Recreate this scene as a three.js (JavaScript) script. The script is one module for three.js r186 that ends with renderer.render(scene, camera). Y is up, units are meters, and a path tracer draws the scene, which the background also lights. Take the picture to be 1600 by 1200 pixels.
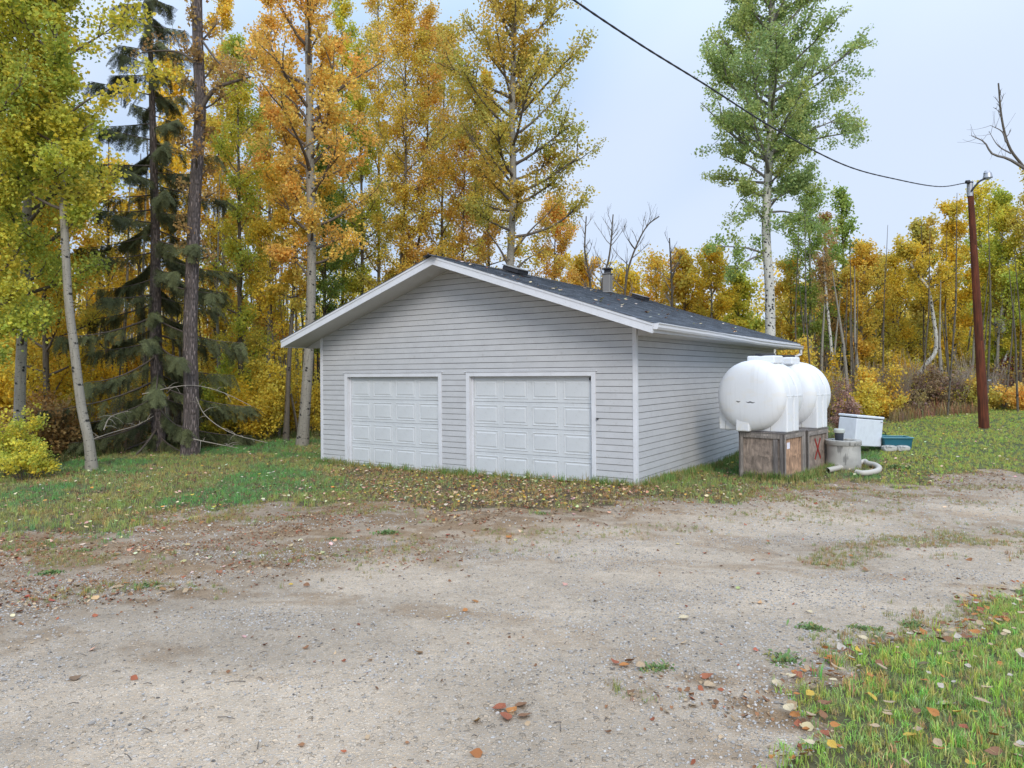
import * as THREE from 'three';
import { mergeGeometries } from 'three/addons/utils/BufferGeometryUtils.js';
import { RoundedBoxGeometry } from 'three/addons/geometries/RoundedBoxGeometry.js';

// ------------------------------------------------------------------ camera, sky, sun, exposure
const F = 1102.9, ROLL = -0.0078, HZ = 582.9, EYE = 2.2;          // lens in pixels of a 1600 x 1200 picture
const scene = new THREE.Scene();
const camera = new THREE.PerspectiveCamera(2 * Math.atan(600 / F) * 180 / Math.PI, 4 / 3, 0.1, 1500);
camera.position.set(0, EYE, 0);
camera.rotation.z = ROLL;
camera.setViewOffset(1600, 1200, 0, 600 - HZ, 1600, 1200);
scene.add(camera);
const renderer = new THREE.WebGLRenderer({ antialias: true });
renderer.toneMapping = THREE.LinearToneMapping;
renderer.toneMappingExposure = 1.3;
renderer.shadowMap.enabled = true;
renderer.shadowMap.type = THREE.PCFSoftShadowMap;
renderer.setSize(1024, 768);

function rng(seed) { let a = seed >>> 0; return () => { a = (a + 0x6D2B79F5) | 0; let t = Math.imul(a ^ (a >>> 15), 1 | a); t = (t + Math.imul(t ^ (t >>> 7), 61 | t)) ^ t; return ((t ^ (t >>> 14)) >>> 0) / 4294967296; }; }
const rnd = rng(7);
const clamp = (x, a = 0, b = 1) => Math.min(b, Math.max(a, x));
const lerp = (a, b, t) => a + (b - a) * t;
const ss = (a, b, x) => { const t = clamp((x - a) / (b - a)); return t * t * (3 - 2 * t); };
const hash2 = (x, y, s = 0) => { let h = Math.imul(x | 0, 374761393) ^ Math.imul(y | 0, 668265263) ^ Math.imul(s | 0, 2147483647 ^ 0x5bd1e995); h = Math.imul(h ^ (h >>> 13), 1274126177); return ((h ^ (h >>> 16)) >>> 0) / 4294967296; };
function vnoise(x, y, s = 0, per = 0) {
  const xi = Math.floor(x), yi = Math.floor(y), fx = x - xi, fy = y - yi, w = (v) => per ? ((v % per) + per) % per : v;
  const u = fx * fx * (3 - 2 * fx), v = fy * fy * (3 - 2 * fy);
  return lerp(lerp(hash2(w(xi), w(yi), s), hash2(w(xi + 1), w(yi), s), u), lerp(hash2(w(xi), w(yi + 1), s), hash2(w(xi + 1), w(yi + 1), s), u), v);
}
function fbm(x, y, s = 0, o = 4, per = 0) { let a = 0, k = 0.5, t = 0; for (let i = 0; i < o; i++) { a += k * vnoise(x, y, s + i * 17, per); t += k; x *= 2; y *= 2; per *= 2; k *= 0.5; } return a / t; }

// overcast sky: thin pale blue cloud, even low down, brightened overhead out of view for added light
{
  const w = 512, h = 256, data = new Float32Array(w * h * 4);
  for (let j = 0; j < h; j++) for (let i = 0; i < w; i++) {
    const el = (j + 0.5) / h * Math.PI - Math.PI / 2, az = (i + 0.5) / w * Math.PI * 2;
    const e = Math.max(0, el), x = Math.cos(el) * Math.cos(az), y = Math.cos(el) * Math.sin(az), z = Math.sin(el);
    const n = fbm(x * 2.2 + 9 + z * 1.3, y * 2.2 + 5 + z * 2.6, 3, 4);
    const c = ss(0.3, 0.64, n);                                  // 1 = whiter cloud
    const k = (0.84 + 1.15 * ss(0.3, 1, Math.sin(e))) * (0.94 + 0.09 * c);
    const o = (j * w + i) * 4;
    data[o] = lerp(0.475, 0.63, c) * k; data[o + 1] = lerp(0.645, 0.735, c) * k; data[o + 2] = lerp(0.9, 0.915, c) * k; data[o + 3] = 1;
    if (el < 0) { data[o] = 0.3; data[o + 1] = 0.29; data[o + 2] = 0.25; }
  }
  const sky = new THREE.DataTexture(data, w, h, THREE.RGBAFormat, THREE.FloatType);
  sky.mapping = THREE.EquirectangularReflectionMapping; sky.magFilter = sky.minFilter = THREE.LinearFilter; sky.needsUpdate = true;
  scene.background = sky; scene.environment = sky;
}
const sun = new THREE.DirectionalLight(new THREE.Color(1.0, 0.93, 0.83), 1.5);
sun.position.set(5, 27, 27); sun.target.position.set(0, 0, -14);
sun.castShadow = true; sun.shadow.radius = 45; sun.shadow.mapSize.set(4096, 4096);
Object.assign(sun.shadow.camera, { left: -40, right: 40, top: 40, bottom: -40, near: 1, far: 120 });
scene.add(sun, sun.target);

// ------------------------------------------------------------------ the ground and the way from a pixel to a place
function gh(x, z) {
  const d = -z;
  let y = -0.1 + 0.6 * (1 - ss(0.5, 11.5, d));
  y += 0.1 * Math.exp(-((x - 2.4) ** 2 + (d - 13) ** 2) / 9);
  y += 0.06 * Math.max(0, x - 5) * ss(10, 20, d) * (1 - ss(60, 120, x));
  y -= 0.1 * ss(14, 21, d) * Math.exp(-((x - 5.5) ** 2) / 6);
  y += 0.05 * (vnoise(x * 0.45, z * 0.45, 11) - 0.5) + 0.018 * (vnoise(x * 1.9, z * 1.9, 12) - 0.5);
  return y;
}
const CR = Math.cos(ROLL), SR = Math.sin(ROLL);
function ray(px, py) { const a = px - 800, b = py - HZ; return [(CR * a + SR * b) / F, (-SR * a + CR * b) / F]; }
function at(px, py, d) { const [a, b] = ray(px, py); return new THREE.Vector3(a * d, EYE - b * d, -d); }
function toPx(x, y, z) { const d = -z, a = x / d * F, b = (EYE - y) / d * F; return [800 + CR * a - SR * b, HZ + SR * a + CR * b]; }
function groundAt(px, py) { for (let d = 1; d < 90; d += 0.02) { const p = at(px, py, d); if (p.y <= gh(p.x, p.z)) return p; } return at(px, py, 60); }
function onGround(px, d) { let p = at(px, 650, d); for (let k = 0; k < 4; k++) { const y = gh(p.x, p.z); const q = toPx(p.x, y, p.z); p = at(px, q[1], d); } p.y = gh(p.x, p.z); return p; }

const numbers = {};
function numbered(n) { numbers[n] = (numbers[n] ?? -1) + 1; return numbers[n] ? n + '_' + String(numbers[n]).padStart(3, '0') : n; }
function tag(o, label, category, group, kind) { if (label) o.userData.label = label; if (category) o.userData.category = category; if (group) o.userData.group = group; if (kind) o.userData.kind = kind; return o; }
function thing(name, label, category, pos = [0, 0, 0], turn = 0, group) {
  const o = new THREE.Group(); o.name = numbered(name); o.position.set(...(pos.isVector3 ? pos.toArray() : pos)); o.rotation.y = turn; scene.add(o);
  return tag(o, label, category, group);
}
function part(name, geo, mat, parent, pos) { const m = new THREE.Mesh(Array.isArray(geo) ? merge(geo) : geo, mat); m.name = parent === scene ? numbered(name) : name; m.castShadow = m.receiveShadow = true; if (pos) m.position.set(...pos); parent.add(m); return m; }
function merge(gs) {
  const keepColor = gs.every((g) => g.attributes.color);
  const list = gs.map((g) => { const q = g.index ? g.toNonIndexed() : g; for (const k of Object.keys(q.attributes)) if (!['position', 'normal', 'uv'].includes(k) && !(k === 'color' && keepColor)) q.deleteAttribute(k); if (!q.attributes.uv) q.setAttribute('uv', new THREE.BufferAttribute(new Float32Array(q.attributes.position.count * 2), 2)); return q; });
  return mergeGeometries(list);
}
function box(w, h, d, x = 0, y = 0, z = 0, r = 0) { const g = r ? new RoundedBoxGeometry(w, h, d, 2, r) : new THREE.BoxGeometry(w, h, d); uvBox(g); g.translate(x, y, z); return g; }
function uvBox(g) { // uv in metres, by the facing of each face
  const p = g.attributes.position, n = g.attributes.normal, uv = new Float32Array(p.count * 2);
  for (let i = 0; i < p.count; i++) { const ax = Math.abs(n.getX(i)), ay = Math.abs(n.getY(i)), az = Math.abs(n.getZ(i)); const [u, v] = ax > ay && ax > az ? [p.getZ(i), p.getY(i)] : ay > az ? [p.getX(i), p.getZ(i)] : [p.getX(i), p.getY(i)]; uv[2 * i] = u; uv[2 * i + 1] = v; }
  g.setAttribute('uv', new THREE.BufferAttribute(uv, 2)); return g;
}
// a tube of changing radius through points; uv: u round (metres), v along (metres)
function limb(pts, radii, seg = 7, cap = true) {
  const n = pts.length, pos = [], uv = [], idx = [], nor = [];
  let up = new THREE.Vector3(1, 0, 0.2), len = 0;
  const t = new THREE.Vector3(), a = new THREE.Vector3(), b = new THREE.Vector3();
  for (let i = 0; i < n; i++) {
    t.subVectors(pts[Math.min(n - 1, i + 1)], pts[Math.max(0, i - 1)]).normalize();
    a.copy(up).addScaledVector(t, -up.dot(t)); if (a.lengthSq() < 1e-4) a.set(0, 0, 1).addScaledVector(t, -t.z); a.normalize(); b.crossVectors(t, a); up.copy(a);
    if (i) len += pts[i].distanceTo(pts[i - 1]);
    for (let k = 0; k <= seg; k++) {
      const th = k / seg * Math.PI * 2, c = Math.cos(th), s = Math.sin(th), r = radii[i];
      nor.push(a.x * c + b.x * s, a.y * c + b.y * s, a.z * c + b.z * s);
      pos.push(pts[i].x + (a.x * c + b.x * s) * r, pts[i].y + (a.y * c + b.y * s) * r, pts[i].z + (a.z * c + b.z * s) * r);
      uv.push(k / seg * Math.max(0.06, radii[0] * 6.28), len);
    }
    if (i) for (let k = 0; k < seg; k++) { const q = (i - 1) * (seg + 1) + k; idx.push(q, q + 1, q + seg + 1, q + 1, q + seg + 2, q + seg + 1); }
  }
  const g = new THREE.BufferGeometry();
  g.setAttribute('position', new THREE.Float32BufferAttribute(pos, 3)); g.setAttribute('normal', new THREE.Float32BufferAttribute(nor, 3)); g.setAttribute('uv', new THREE.Float32BufferAttribute(uv, 2)); g.setIndex(idx);
  return g;
}
const smooth = (pts, n) => new THREE.CatmullRomCurve3(pts, false, 'centripetal').getPoints(n);

// ------------------------------------------------------------------ textures
function tex(w, h, f, srgb = true, rep = [1, 1]) { // f(x, y) -> [r, g, b] 0..1 (sRGB when srgb)
  const d = new Uint8Array(w * h * 4);
  for (let y = 0; y < h; y++) for (let x = 0; x < w; x++) { const c = f(x, y), o = (y * w + x) * 4; for (let k = 0; k < 3; k++) d[o + k] = clamp(c[Math.min(k, c.length - 1)]) * 255; d[o + 3] = 255; }
  const t = new THREE.DataTexture(d, w, h); t.wrapS = t.wrapT = THREE.RepeatWrapping; t.magFilter = THREE.LinearFilter; t.minFilter = THREE.LinearMipmapLinearFilter; t.generateMipmaps = true; if (srgb) t.colorSpace = THREE.SRGBColorSpace; t.repeat.set(...rep); t.needsUpdate = true; return t;
}
const lin = (r, g, b) => new THREE.Color().setRGB(r, g, b);
const std = (o) => new THREE.MeshStandardMaterial({ roughness: 0.85, metalness: 0, ...o });

// gravel: packed stones of two sizes in fine sand
function stones(S, cells, seed) {
  const id = new Float32Array(S * S), edge = new Float32Array(S * S), cw = S / cells;
  for (let y = 0; y < S; y++) for (let x = 0; x < S; x++) {
    const cx = Math.floor(x / cw), cy = Math.floor(y / cw); let d1 = 9, d2 = 9, best = 0;
    for (let j = -1; j <= 1; j++) for (let i = -1; i <= 1; i++) {
      const gx = (cx + i + cells) % cells, gy = (cy + j + cells) % cells, sx = cx + i + hash2(gx, gy, seed), sy = cy + j + hash2(gx, gy, seed + 1);
      const dd = Math.hypot(x / cw - sx, y / cw - sy);
      if (dd < d1) { d2 = d1; d1 = dd; best = hash2(gx, gy, seed + 2); } else if (dd < d2) d2 = dd;
    }
    id[y * S + x] = best; edge[y * S + x] = clamp((d2 - d1) * 1.6);
  }
  return [id, edge];
}
const GS = 1024, [g1, e1] = stones(GS, 150, 21), [g2, e2] = stones(GS, 64, 31);
const gravelH = new Float32Array(GS * GS);
const gravelMap = tex(GS, GS, (x, y) => {
  const i = y * GS + x, big = g2[i] > 0.86 ? ss(0.08, 0.3, e2[i]) : 0, id = big > 0.3 ? (g2[i] * 37.7) % 1 : g1[i], f = fbm(x / 64, y / 64, 5, 4, 16);
  const sand = g1[i] < 0.52 ? 1 : 1 - ss(0.02, 0.22, e1[i]);
  let v = big > 0.3 ? 0.63 + 0.2 * (id - 0.45) : lerp(0.64 + 0.3 * (id - 0.55), 0.605, sand);
  gravelH[i] = Math.max(big * (0.6 + 0.4 * e2[i]), (1 - sand) * 0.45 * e1[i]) + 0.12 * f;
  v += 0.08 * (f - 0.5) + 0.05 * (hash2(x, y, 77) - 0.5);
  const warm = sand > 0.6 ? 0.035 : (id * 13.3) % 1 < 0.2 ? 0.06 : (id * 7.1) % 1 < 0.2 ? 0.0 : 0.025;
  return [v + warm, v + warm * 0.15, v - warm * 1.0];
});
const gravelBump = tex(GS, GS, (x, y) => [gravelH[y * GS + x]], false);
// soil with thatch, twigs and crumbs
const soilH = new Float32Array(512 * 512);
const soilMap = (() => {
  const S = 512, a = new Float32Array(S * S), r = rng(91);
  for (let k = 0; k < 5200; k++) { // short straws
    const x0 = r() * S, y0 = r() * S, th = r() * 6.28, L = 4 + r() * 16, v = r() < 0.55 ? 0.2 + r() * 0.5 : -0.25 * r();
    for (let t = 0; t < L; t += 0.5) { const x = ((x0 + Math.cos(th) * t) % S + S) % S | 0, y = ((y0 + Math.sin(th) * t) % S + S) % S | 0; a[y * S + x] = v; }
  }
  return tex(S, S, (x, y) => { const i = y * S + x, f = fbm(x / 32, y / 32, 61, 5, 16), v = 0.56 + 0.34 * (f - 0.5) + 0.42 * a[i] + 0.1 * (hash2(x, y, 3) - 0.5); soilH[i] = f * 0.6 + Math.max(0, a[i]) * 0.7; return [v, v * 0.97, v * 0.9]; });
})();
const soilBump = tex(512, 512, (x, y) => [soilH[y * 512 + x]], false);
// aspen bark: chalky grey-cream, dark lens-shaped scars and branch knots
function aspenBark(seed, tone, scars) {
  const W = 256, H = 1024, m = new Float32Array(W * H), r = rng(seed);
  const blob = (cx, cy, rx, ry, v) => { for (let y = -ry; y <= ry; y++) for (let x = -rx; x <= rx; x++) { const q = (x / rx) ** 2 + (y / ry) ** 2; if (q > 1) continue; const X = ((cx + x) % W + W) % W | 0, Y = ((cy + y) % H + H) % H | 0; m[Y * W + X] = Math.max(m[Y * W + X], v * Math.sqrt(1 - q)); } };
  for (let k = 0; k < 210; k++) blob(r() * W, r() * H, 4 + r() * 16, 1 + r() * 2.2, 0.35 + r() * 0.4);
  for (let k = 0; k < scars; k++) { const x = r() * W, y = r() * H; blob(x, y, 18 + r() * 26, 6 + r() * 9, 1); blob(x + 12, y - 8, 30 + r() * 22, 4, 0.9); }
  return [tex(W, H, (x, y) => { const f = fbm(x / 32, y / 90, seed, 5, 8), g = fbm(x / 8, y / 64, seed + 4, 3, 32), d = m[y * W + x], v = (tone + 0.16 * (f - 0.5) + 0.1 * (g - 0.5)) * (1 - 0.8 * d); return [v * 1.0, v * 0.985, v * (0.94 + 0.03 * d)]; }, true, [2.2, 0.32]), tex(W, H, (x, y) => [0.5 - 0.4 * m[y * W + x] + 0.3 * (fbm(x / 8, y / 32, seed + 4, 3, 32) - 0.5)], false, [2.2, 0.32])];
}
const [barkWhite, barkWhiteB] = aspenBark(41, 0.86, 34), [barkGrey, barkGreyB] = aspenBark(43, 0.68, 9);
const ridges = (x, y) => { const w = x + 10 * fbm(x / 24, y / 90, 8, 3, 0); const a = Math.abs(vnoise(w / 11, y / 70, 19, 0) - 0.5) * 2; return clamp(a * 1.3); };
const barkBrown = tex(256, 512, (x, y) => { const r = ridges(x, y), f = fbm(x / 16, y / 60, 6, 4, 16), v = 0.3 + 0.24 * r + 0.14 * (f - 0.5); return [v * 1.06, v * 0.97, v * 0.92]; }, true, [1.6, 0.9]);
const barkBrownB = tex(256, 512, (x, y) => [ridges(x, y)], false, [1.6, 0.9]);
// weathered wood: grain along v
const grain = (x, y, s) => { const w = fbm(x / 5 + 2 * fbm(y / 120, x / 60, s, 2), y / 160, s, 4, 0), k = fbm(x / 40, y / 90, s + 5, 3); return [w, k]; };
const woodMap = tex(256, 512, (x, y) => { const [w, k] = grain(x, y, 71), v = 0.5 + 0.42 * (w - 0.5) + 0.26 * (k - 0.5); return [v * 1.02, v * 0.97, v * 0.92]; }, true, [1.7, 1.1]);
const woodBump = tex(256, 512, (x, y) => [grain(x, y, 71)[0]], false, [1.7, 1.1]);
const plyMap = tex(512, 512, (x, y) => { const w = fbm(x / 22 + 3 * fbm(x / 90, y / 150, 83, 3), y / 130, 81, 4), st = fbm(x / 60, y / 46, 87, 5), d = ss(0.56, 0.7, fbm(x / 34, y / 40, 89, 4)); const v = 0.56 + 0.3 * (w - 0.5) + 0.2 * (st - 0.5) - 0.07 * d; return [v * 1.04, v * 0.95, v * 0.87]; }, true, [1, 1]);
const patchy = (s, amp, k) => tex(512, 512, (x, y) => { const v = 1 - amp * (0.6 * Math.abs(fbm(x / k, y / k, s, 5, 512 / k) - 0.5) * 2 + 0.4 * hash2(x, y, s) * 0.4); return [v]; }, true);
const vinylMap = tex(512, 512, (x, y) => { const f = fbm(x / 64, y / 64, 14, 5, 8), g = hash2(x, y, 15), s = ss(0.66, 0.8, fbm(x / 9, y / 9, 18, 4)); const v = 0.95 + 0.07 * (f - 0.5) + 0.03 * (g - 0.5) - 0.04 * s; return [v, v - 0.004 * s, v - 0.012 * s]; }, true, [0.5, 0.5]);
const concreteMap = tex(512, 512, (x, y) => { const f = fbm(x / 64, y / 64, 24, 6, 8), st = ss(0.58, 0.75, fbm(x / 18, y / 100, 25, 4)); const v = 0.74 + 0.24 * (f - 0.5) - 0.2 * st + 0.05 * (hash2(x, y, 4) - 0.5); return [v, v * 0.985, v * 0.955]; }, true, [1, 1]);
const rustMap = tex(256, 512, (x, y) => { const a = fbm(x / 9, y / 150, 34, 4), b = fbm(x / 40, y / 60, 35, 4), v = 0.4 + 0.3 * (a - 0.5) + 0.26 * (b - 0.5); return [v * 1.0, v * 0.52, v * 0.36]; }, true, [2, 0.35]);

const M = {
  gravel: std({ map: gravelMap, bumpMap: gravelBump, bumpScale: 0.012, vertexColors: true, roughness: 0.95 }),
  soil: std({ map: soilMap, bumpMap: soilBump, bumpScale: 0.02, vertexColors: true, roughness: 1 }),
  barkWhite: std({ map: barkWhite, bumpMap: barkWhiteB, bumpScale: 0.008, color: lin(0.8, 0.8, 0.79) }),
  barkGrey: std({ map: barkGrey, bumpMap: barkGreyB, bumpScale: 0.01, color: lin(0.7, 0.66, 0.6) }),
  barkDark: std({ map: barkGrey, bumpMap: barkGreyB, bumpScale: 0.01, color: lin(0.3, 0.26, 0.22) }),
  barkBrown: std({ map: barkBrown, bumpMap: barkBrownB, bumpScale: 0.03, color: lin(0.95, 0.92, 0.95) }),
  twig: std({ color: lin(0.13, 0.105, 0.085) }), greyTwig: std({ color: lin(0.2, 0.18, 0.165) }), paleTwig: std({ color: lin(0.34, 0.3, 0.25) }),
  vinyl: std({ map: vinylMap, color: lin(0.585, 0.585, 0.59), roughness: 0.55 }),
  trim: std({ map: vinylMap, color: lin(0.78, 0.785, 0.81), roughness: 0.5 }),
  door: std({ map: vinylMap, color: lin(0.7, 0.72, 0.73), roughness: 0.5 }),
  soffit: std({ map: vinylMap, color: lin(0.58, 0.57, 0.56), roughness: 0.6 }),
  dark: std({ color: lin(0.03, 0.03, 0.035), roughness: 0.7 }),
  backing: std({ color: lin(0.1, 0.1, 0.105) }),
  shingle: std({ map: patchy(51, 0.5, 32), vertexColors: true, roughness: 0.9 }),
  metal: std({ color: lin(0.3, 0.28, 0.26), metalness: 0.5, roughness: 0.5 }),
  galv: std({ color: lin(0.42, 0.43, 0.46), metalness: 0.6, roughness: 0.45 }),
  concrete: std({ map: concreteMap, bumpMap: concreteMap, bumpScale: 0.006, color: lin(0.85, 0.85, 0.83) }),
  hose: std({ color: lin(0.5, 0.46, 0.4), roughness: 0.6 }),
  enamel: std({ map: patchy(55, 0.1, 64), color: lin(0.78, 0.82, 0.88), roughness: 0.35 }),
  teal: std({ color: lin(0.012, 0.115, 0.16), roughness: 0.45 }), green: std({ color: lin(0.015, 0.15, 0.1), roughness: 0.5 }),
  rust: std({ map: rustMap, color: lin(0.78, 0.76, 0.55), roughness: 0.9, bumpMap: woodBump, bumpScale: 0.006 }),
  wood: std({ map: woodMap, bumpMap: woodBump, bumpScale: 0.006, color: lin(1.15, 1.12, 1.1) }),
  woodDark: std({ map: woodMap, bumpMap: woodBump, bumpScale: 0.006, color: lin(0.75, 0.74, 0.77) }),
  ply: std({ map: plyMap, color: lin(1.0, 0.95, 0.92) }), plyOrange: std({ map: plyMap, color: lin(1.5, 1.12, 0.85) }),
};
const leafMat = new THREE.MeshPhysicalMaterial({ vertexColors: true, roughness: 0.95, transmission: 0.5, thickness: 0, side: THREE.DoubleSide, ior: 1.3, specularIntensity: 0.4 });
const needleMat = std({ vertexColors: true, roughness: 0.9, side: THREE.DoubleSide });
const bladeMat = new THREE.MeshPhysicalMaterial({ vertexColors: true, roughness: 0.95, transmission: 0.25, thickness: 0, side: THREE.DoubleSide, ior: 1.3, specularIntensity: 0.4 });
const litterMat = std({ vertexColors: true, roughness: 0.9, side: THREE.DoubleSide });
const stoneMat = std({ vertexColors: true, roughness: 0.95, flatShading: true });

// ------------------------------------------------------------------ small geometry makers
function raw(pos, col, nor) { const g = new THREE.BufferGeometry(); g.setAttribute('position', new THREE.Float32BufferAttribute(pos, 3)); if (col) g.setAttribute('color', new THREE.Float32BufferAttribute(col, 3)); if (nor) g.setAttribute('normal', new THREE.Float32BufferAttribute(nor, 3)); else g.computeVertexNormals(); return g; }
// a spray of separate leaves round the origin
function leafClump(n, spread, size, seed, flat = 0.8) {
  const r = rng(seed), pos = [], col = [], q = new THREE.Quaternion(), e = new THREE.Euler(), v = new THREE.Vector3();
  for (let k = 0; k < n; k++) {
    const c = new THREE.Vector3((r() + r() + r() - 1.5) * spread, (r() + r() + r() - 1.5) * spread * flat, (r() + r() + r() - 1.5) * spread);
    e.set((r() - 0.5) * 2.6, r() * 6.28, (r() - 0.5) * 2.6); q.setFromEuler(e);
    const s = size * (0.7 + 0.6 * r()), fold = 0.1 + 0.15 * r(), w = 0.44 + 0.1 * r();
    const P = [[0, 0, 0], [w, fold, 0.42], [0, 0, 1], [-w, fold, 0.42]].map(([a, b, d]) => v.set(a * s, b * s, d * s).applyQuaternion(q).add(c).toArray());
    const t = 0.72 + 0.5 * r(), hue = 0.92 + 0.16 * r();
    for (const i of [0, 1, 2, 0, 2, 3]) { pos.push(...P[i]); col.push(t * hue, t, t / hue); }
  }
  return raw(pos, col);
}
function spruceSpray(seed) { // a flat drooping spray: midrib with side twigs, each set with needles
  const r = rng(seed), pos = [], col = [];
  const tri = (a, b, c, t) => { pos.push(...a, ...b, ...c); for (let k = 0; k < 3; k++) col.push(t, t, t); };
  const twig = (o, dir, L) => {
    const side = new THREE.Vector3(-dir.z, 0, dir.x).normalize(), n = Math.round(L / 0.034);
    for (let k = 0; k < n; k++) {
      const p = o.clone().addScaledVector(dir, L * k / n), t = 0.75 + 0.5 * r();
      for (const s of [-1, 1]) { const a = p, b = p.clone().addScaledVector(side, s * 0.044).addScaledVector(dir, 0.045); b.y += (r() - 0.4) * 0.03; const c = p.clone().addScaledVector(dir, 0.02); tri(a.toArray(), b.toArray(), c.toArray(), t); }
    }
  };
  const L = 0.52;
  for (let k = 0; k < 8; k++) { const t = k / 8, o = new THREE.Vector3(0, -0.12 * t * t, L * t); for (const s of [-1, 1]) { const l = 0.2 * (1 - 0.6 * t) * (0.7 + 0.6 * r()), dir = new THREE.Vector3(s * (0.8 + 0.2 * r()), -0.45 - 0.5 * r(), 0.65).normalize(); twig(o, dir, l); } }
  twig(new THREE.Vector3(0, 0, 0), new THREE.Vector3(0, -0.2, 1).normalize(), L);
  return raw(pos, col);
}
function grassTuft(n, h, w, spread, seed, lean = 0.5) {
  const r = rng(seed), pos = [], col = [];
  for (let k = 0; k < n; k++) {
    const a = r() * 6.28, R = Math.sqrt(r()) * spread, x = Math.cos(a) * R, z = Math.sin(a) * R, H = h * (0.55 + 0.7 * r()), d = r() * 6.28, l = lean * (0.2 + r()), bw = w * (0.7 + 0.6 * r()), px = Math.cos(d + 1.57) * bw / 2, pz = Math.sin(d + 1.57) * bw / 2;
    const mx = x + Math.cos(d) * l * H * 0.3, mz = z + Math.sin(d) * l * H * 0.3, tx = x + Math.cos(d) * l * H, tz = z + Math.sin(d) * l * H, my = H * 0.58, ty = H * (1 - 0.3 * l);
    const t = 0.75 + 0.5 * r(), hue = 0.85 + 0.4 * r() * r();
    const A = [x - px, 0, z - pz], B = [x + px, 0, z + pz], C = [mx + px * 0.8, my, mz + pz * 0.8], D = [mx - px * 0.8, my, mz - pz * 0.8], E = [tx, ty, tz];
    pos.push(...A, ...B, ...C, ...A, ...C, ...D, ...D, ...C, ...E);
    for (let i = 0; i < 9; i++) col.push(t * hue, t, t * 0.9);
  }
  return raw(pos, col);
}
function groundLeaf(seed, L = 1) { // one curled fallen leaf, length 1, lying flat, with a stalk
  const r = rng(seed), n = 5, pos = [], rows = [], curl = 0.25 + r() * 0.5, roll = 0.15 + r() * 0.35, wob = (r() - 0.5) * 0.3;
  for (let i = 0; i <= n; i++) { const t = i / n, w = 0.4 * Math.sin(Math.PI * Math.pow(t, 0.72)) * (1 - 0.15 * t), y = curl * (t - 0.45) ** 2, x = wob * t * t; rows.push([[x - w, y + roll * w + 0.02 * r(), t - 0.5], [x, y, t - 0.5], [x + w, y + roll * w * (0.3 + r()), t - 0.5]]); }
  for (let i = 0; i < n; i++) for (let k = 0; k < 2; k++) { const [a, b, c, d] = [rows[i][k], rows[i][k + 1], rows[i + 1][k + 1], rows[i + 1][k]]; pos.push(...a, ...c, ...b, ...a, ...d, ...c); }
  const s = [[-0.012, 0, -0.5], [0.012, 0, -0.5], [0.05, 0.06, -0.95]]; pos.push(...s[0], ...s[2], ...s[1]);
  const g = raw(pos, new Array(pos.length).fill(1)); g.scale(L, L, L); return g;
}
// place copies: list of {p, s, q | (ry, tilt), c}
const _m = new THREE.Matrix4(), _q = new THREE.Quaternion(), _s = new THREE.Vector3(), _c = new THREE.Color(), _e = new THREE.Euler();
function scatter(name, geo, mat, list, parent, kind) {
  const m = new THREE.InstancedMesh(geo, mat, list.length); m.name = parent === scene ? numbered(name) : name; m.castShadow = m.receiveShadow = true;
  list.forEach((o, i) => { if (o.q) _q.copy(o.q); else _q.setFromEuler(_e.set(o.rx ?? 0, o.ry ?? 0, o.rz ?? 0, 'YXZ')); if (Array.isArray(o.s)) _s.set(...o.s); else _s.setScalar(o.s ?? 1); m.setMatrixAt(i, _m.compose(o.p, _q, _s)); m.setColorAt(i, _c.setRGB(...o.c)); });
  if (kind) m.userData.kind = kind; parent.add(m); return m;
}

// ------------------------------------------------------------------ ground, lawn, driveway
const interp = (pts, x) => { if (x <= pts[0][0]) return pts[0][1]; for (let i = 1; i < pts.length; i++) if (x <= pts[i][0]) return lerp(pts[i - 1][1], pts[i][1], (x - pts[i - 1][0]) / (pts[i][0] - pts[i - 1][0])); return pts[pts.length - 1][1]; };
const EDGE_FAR = [[-600, 880], [-100, 850], [0, 842], [120, 836], [230, 818], [330, 803], [430, 788], [520, 782], [600, 790], [700, 796], [800, 800], [900, 805], [1000, 795], [1060, 780], [1120, 772], [1180, 768], [1260, 766], [1330, 760], [1420, 752], [1500, 745], [1600, 740], [1900, 735]];
const EDGE_NEAR = [[-500, 1900], [900, 1600], [1100, 1300], [1180, 1190], [1250, 1120], [1330, 1080], [1400, 1045], [1470, 1000], [1530, 960], [1600, 925], [1800, 850], [2200, 790]];
const WOODS = [[-600, 770], [0, 738], [70, 728], [130, 716], [240, 708], [330, 698], [420, 688], [520, 684], [700, 660], [1200, 660], [1300, 664], [1390, 660], [1460, 650], [1530, 642], [1600, 632], [1800, 612]];
function where(x, z) { // how grown over the ground is here: gravel, near grass, lawn, woods
  if (z > -1.2) return { gravel: 1, near: 0, lawn: 0, woods: 0, px: 800, py: 1500 };
  const y = gh(x, z), [px, py] = toPx(x, y, z);
  const n = (vnoise(x * 0.9, z * 0.9, 31) - 0.5) + 0.7 * (vnoise(x * 2.6, z * 2.6, 32) - 0.5);
  const scale = 1103 / -z;                                     // pixels per metre here
  const w = scale * 0.12;
  const far = (interp(EDGE_FAR, px) - py) / w + n * 2.6, near = (py - interp(EDGE_NEAR, px)) / (scale * 0.2) + n * 2.2;
  const woods = ss(-1, 1.5, (interp(WOODS, px) - py) / (scale * 0.06) + n * 2);
  const f = ss(-1.2, 1.2, far), g = ss(-1, 1, near);
  return { gravel: 1 - Math.max(f, g), near: g, lawn: f * (1 - woods), woods, px, py };
}
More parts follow.
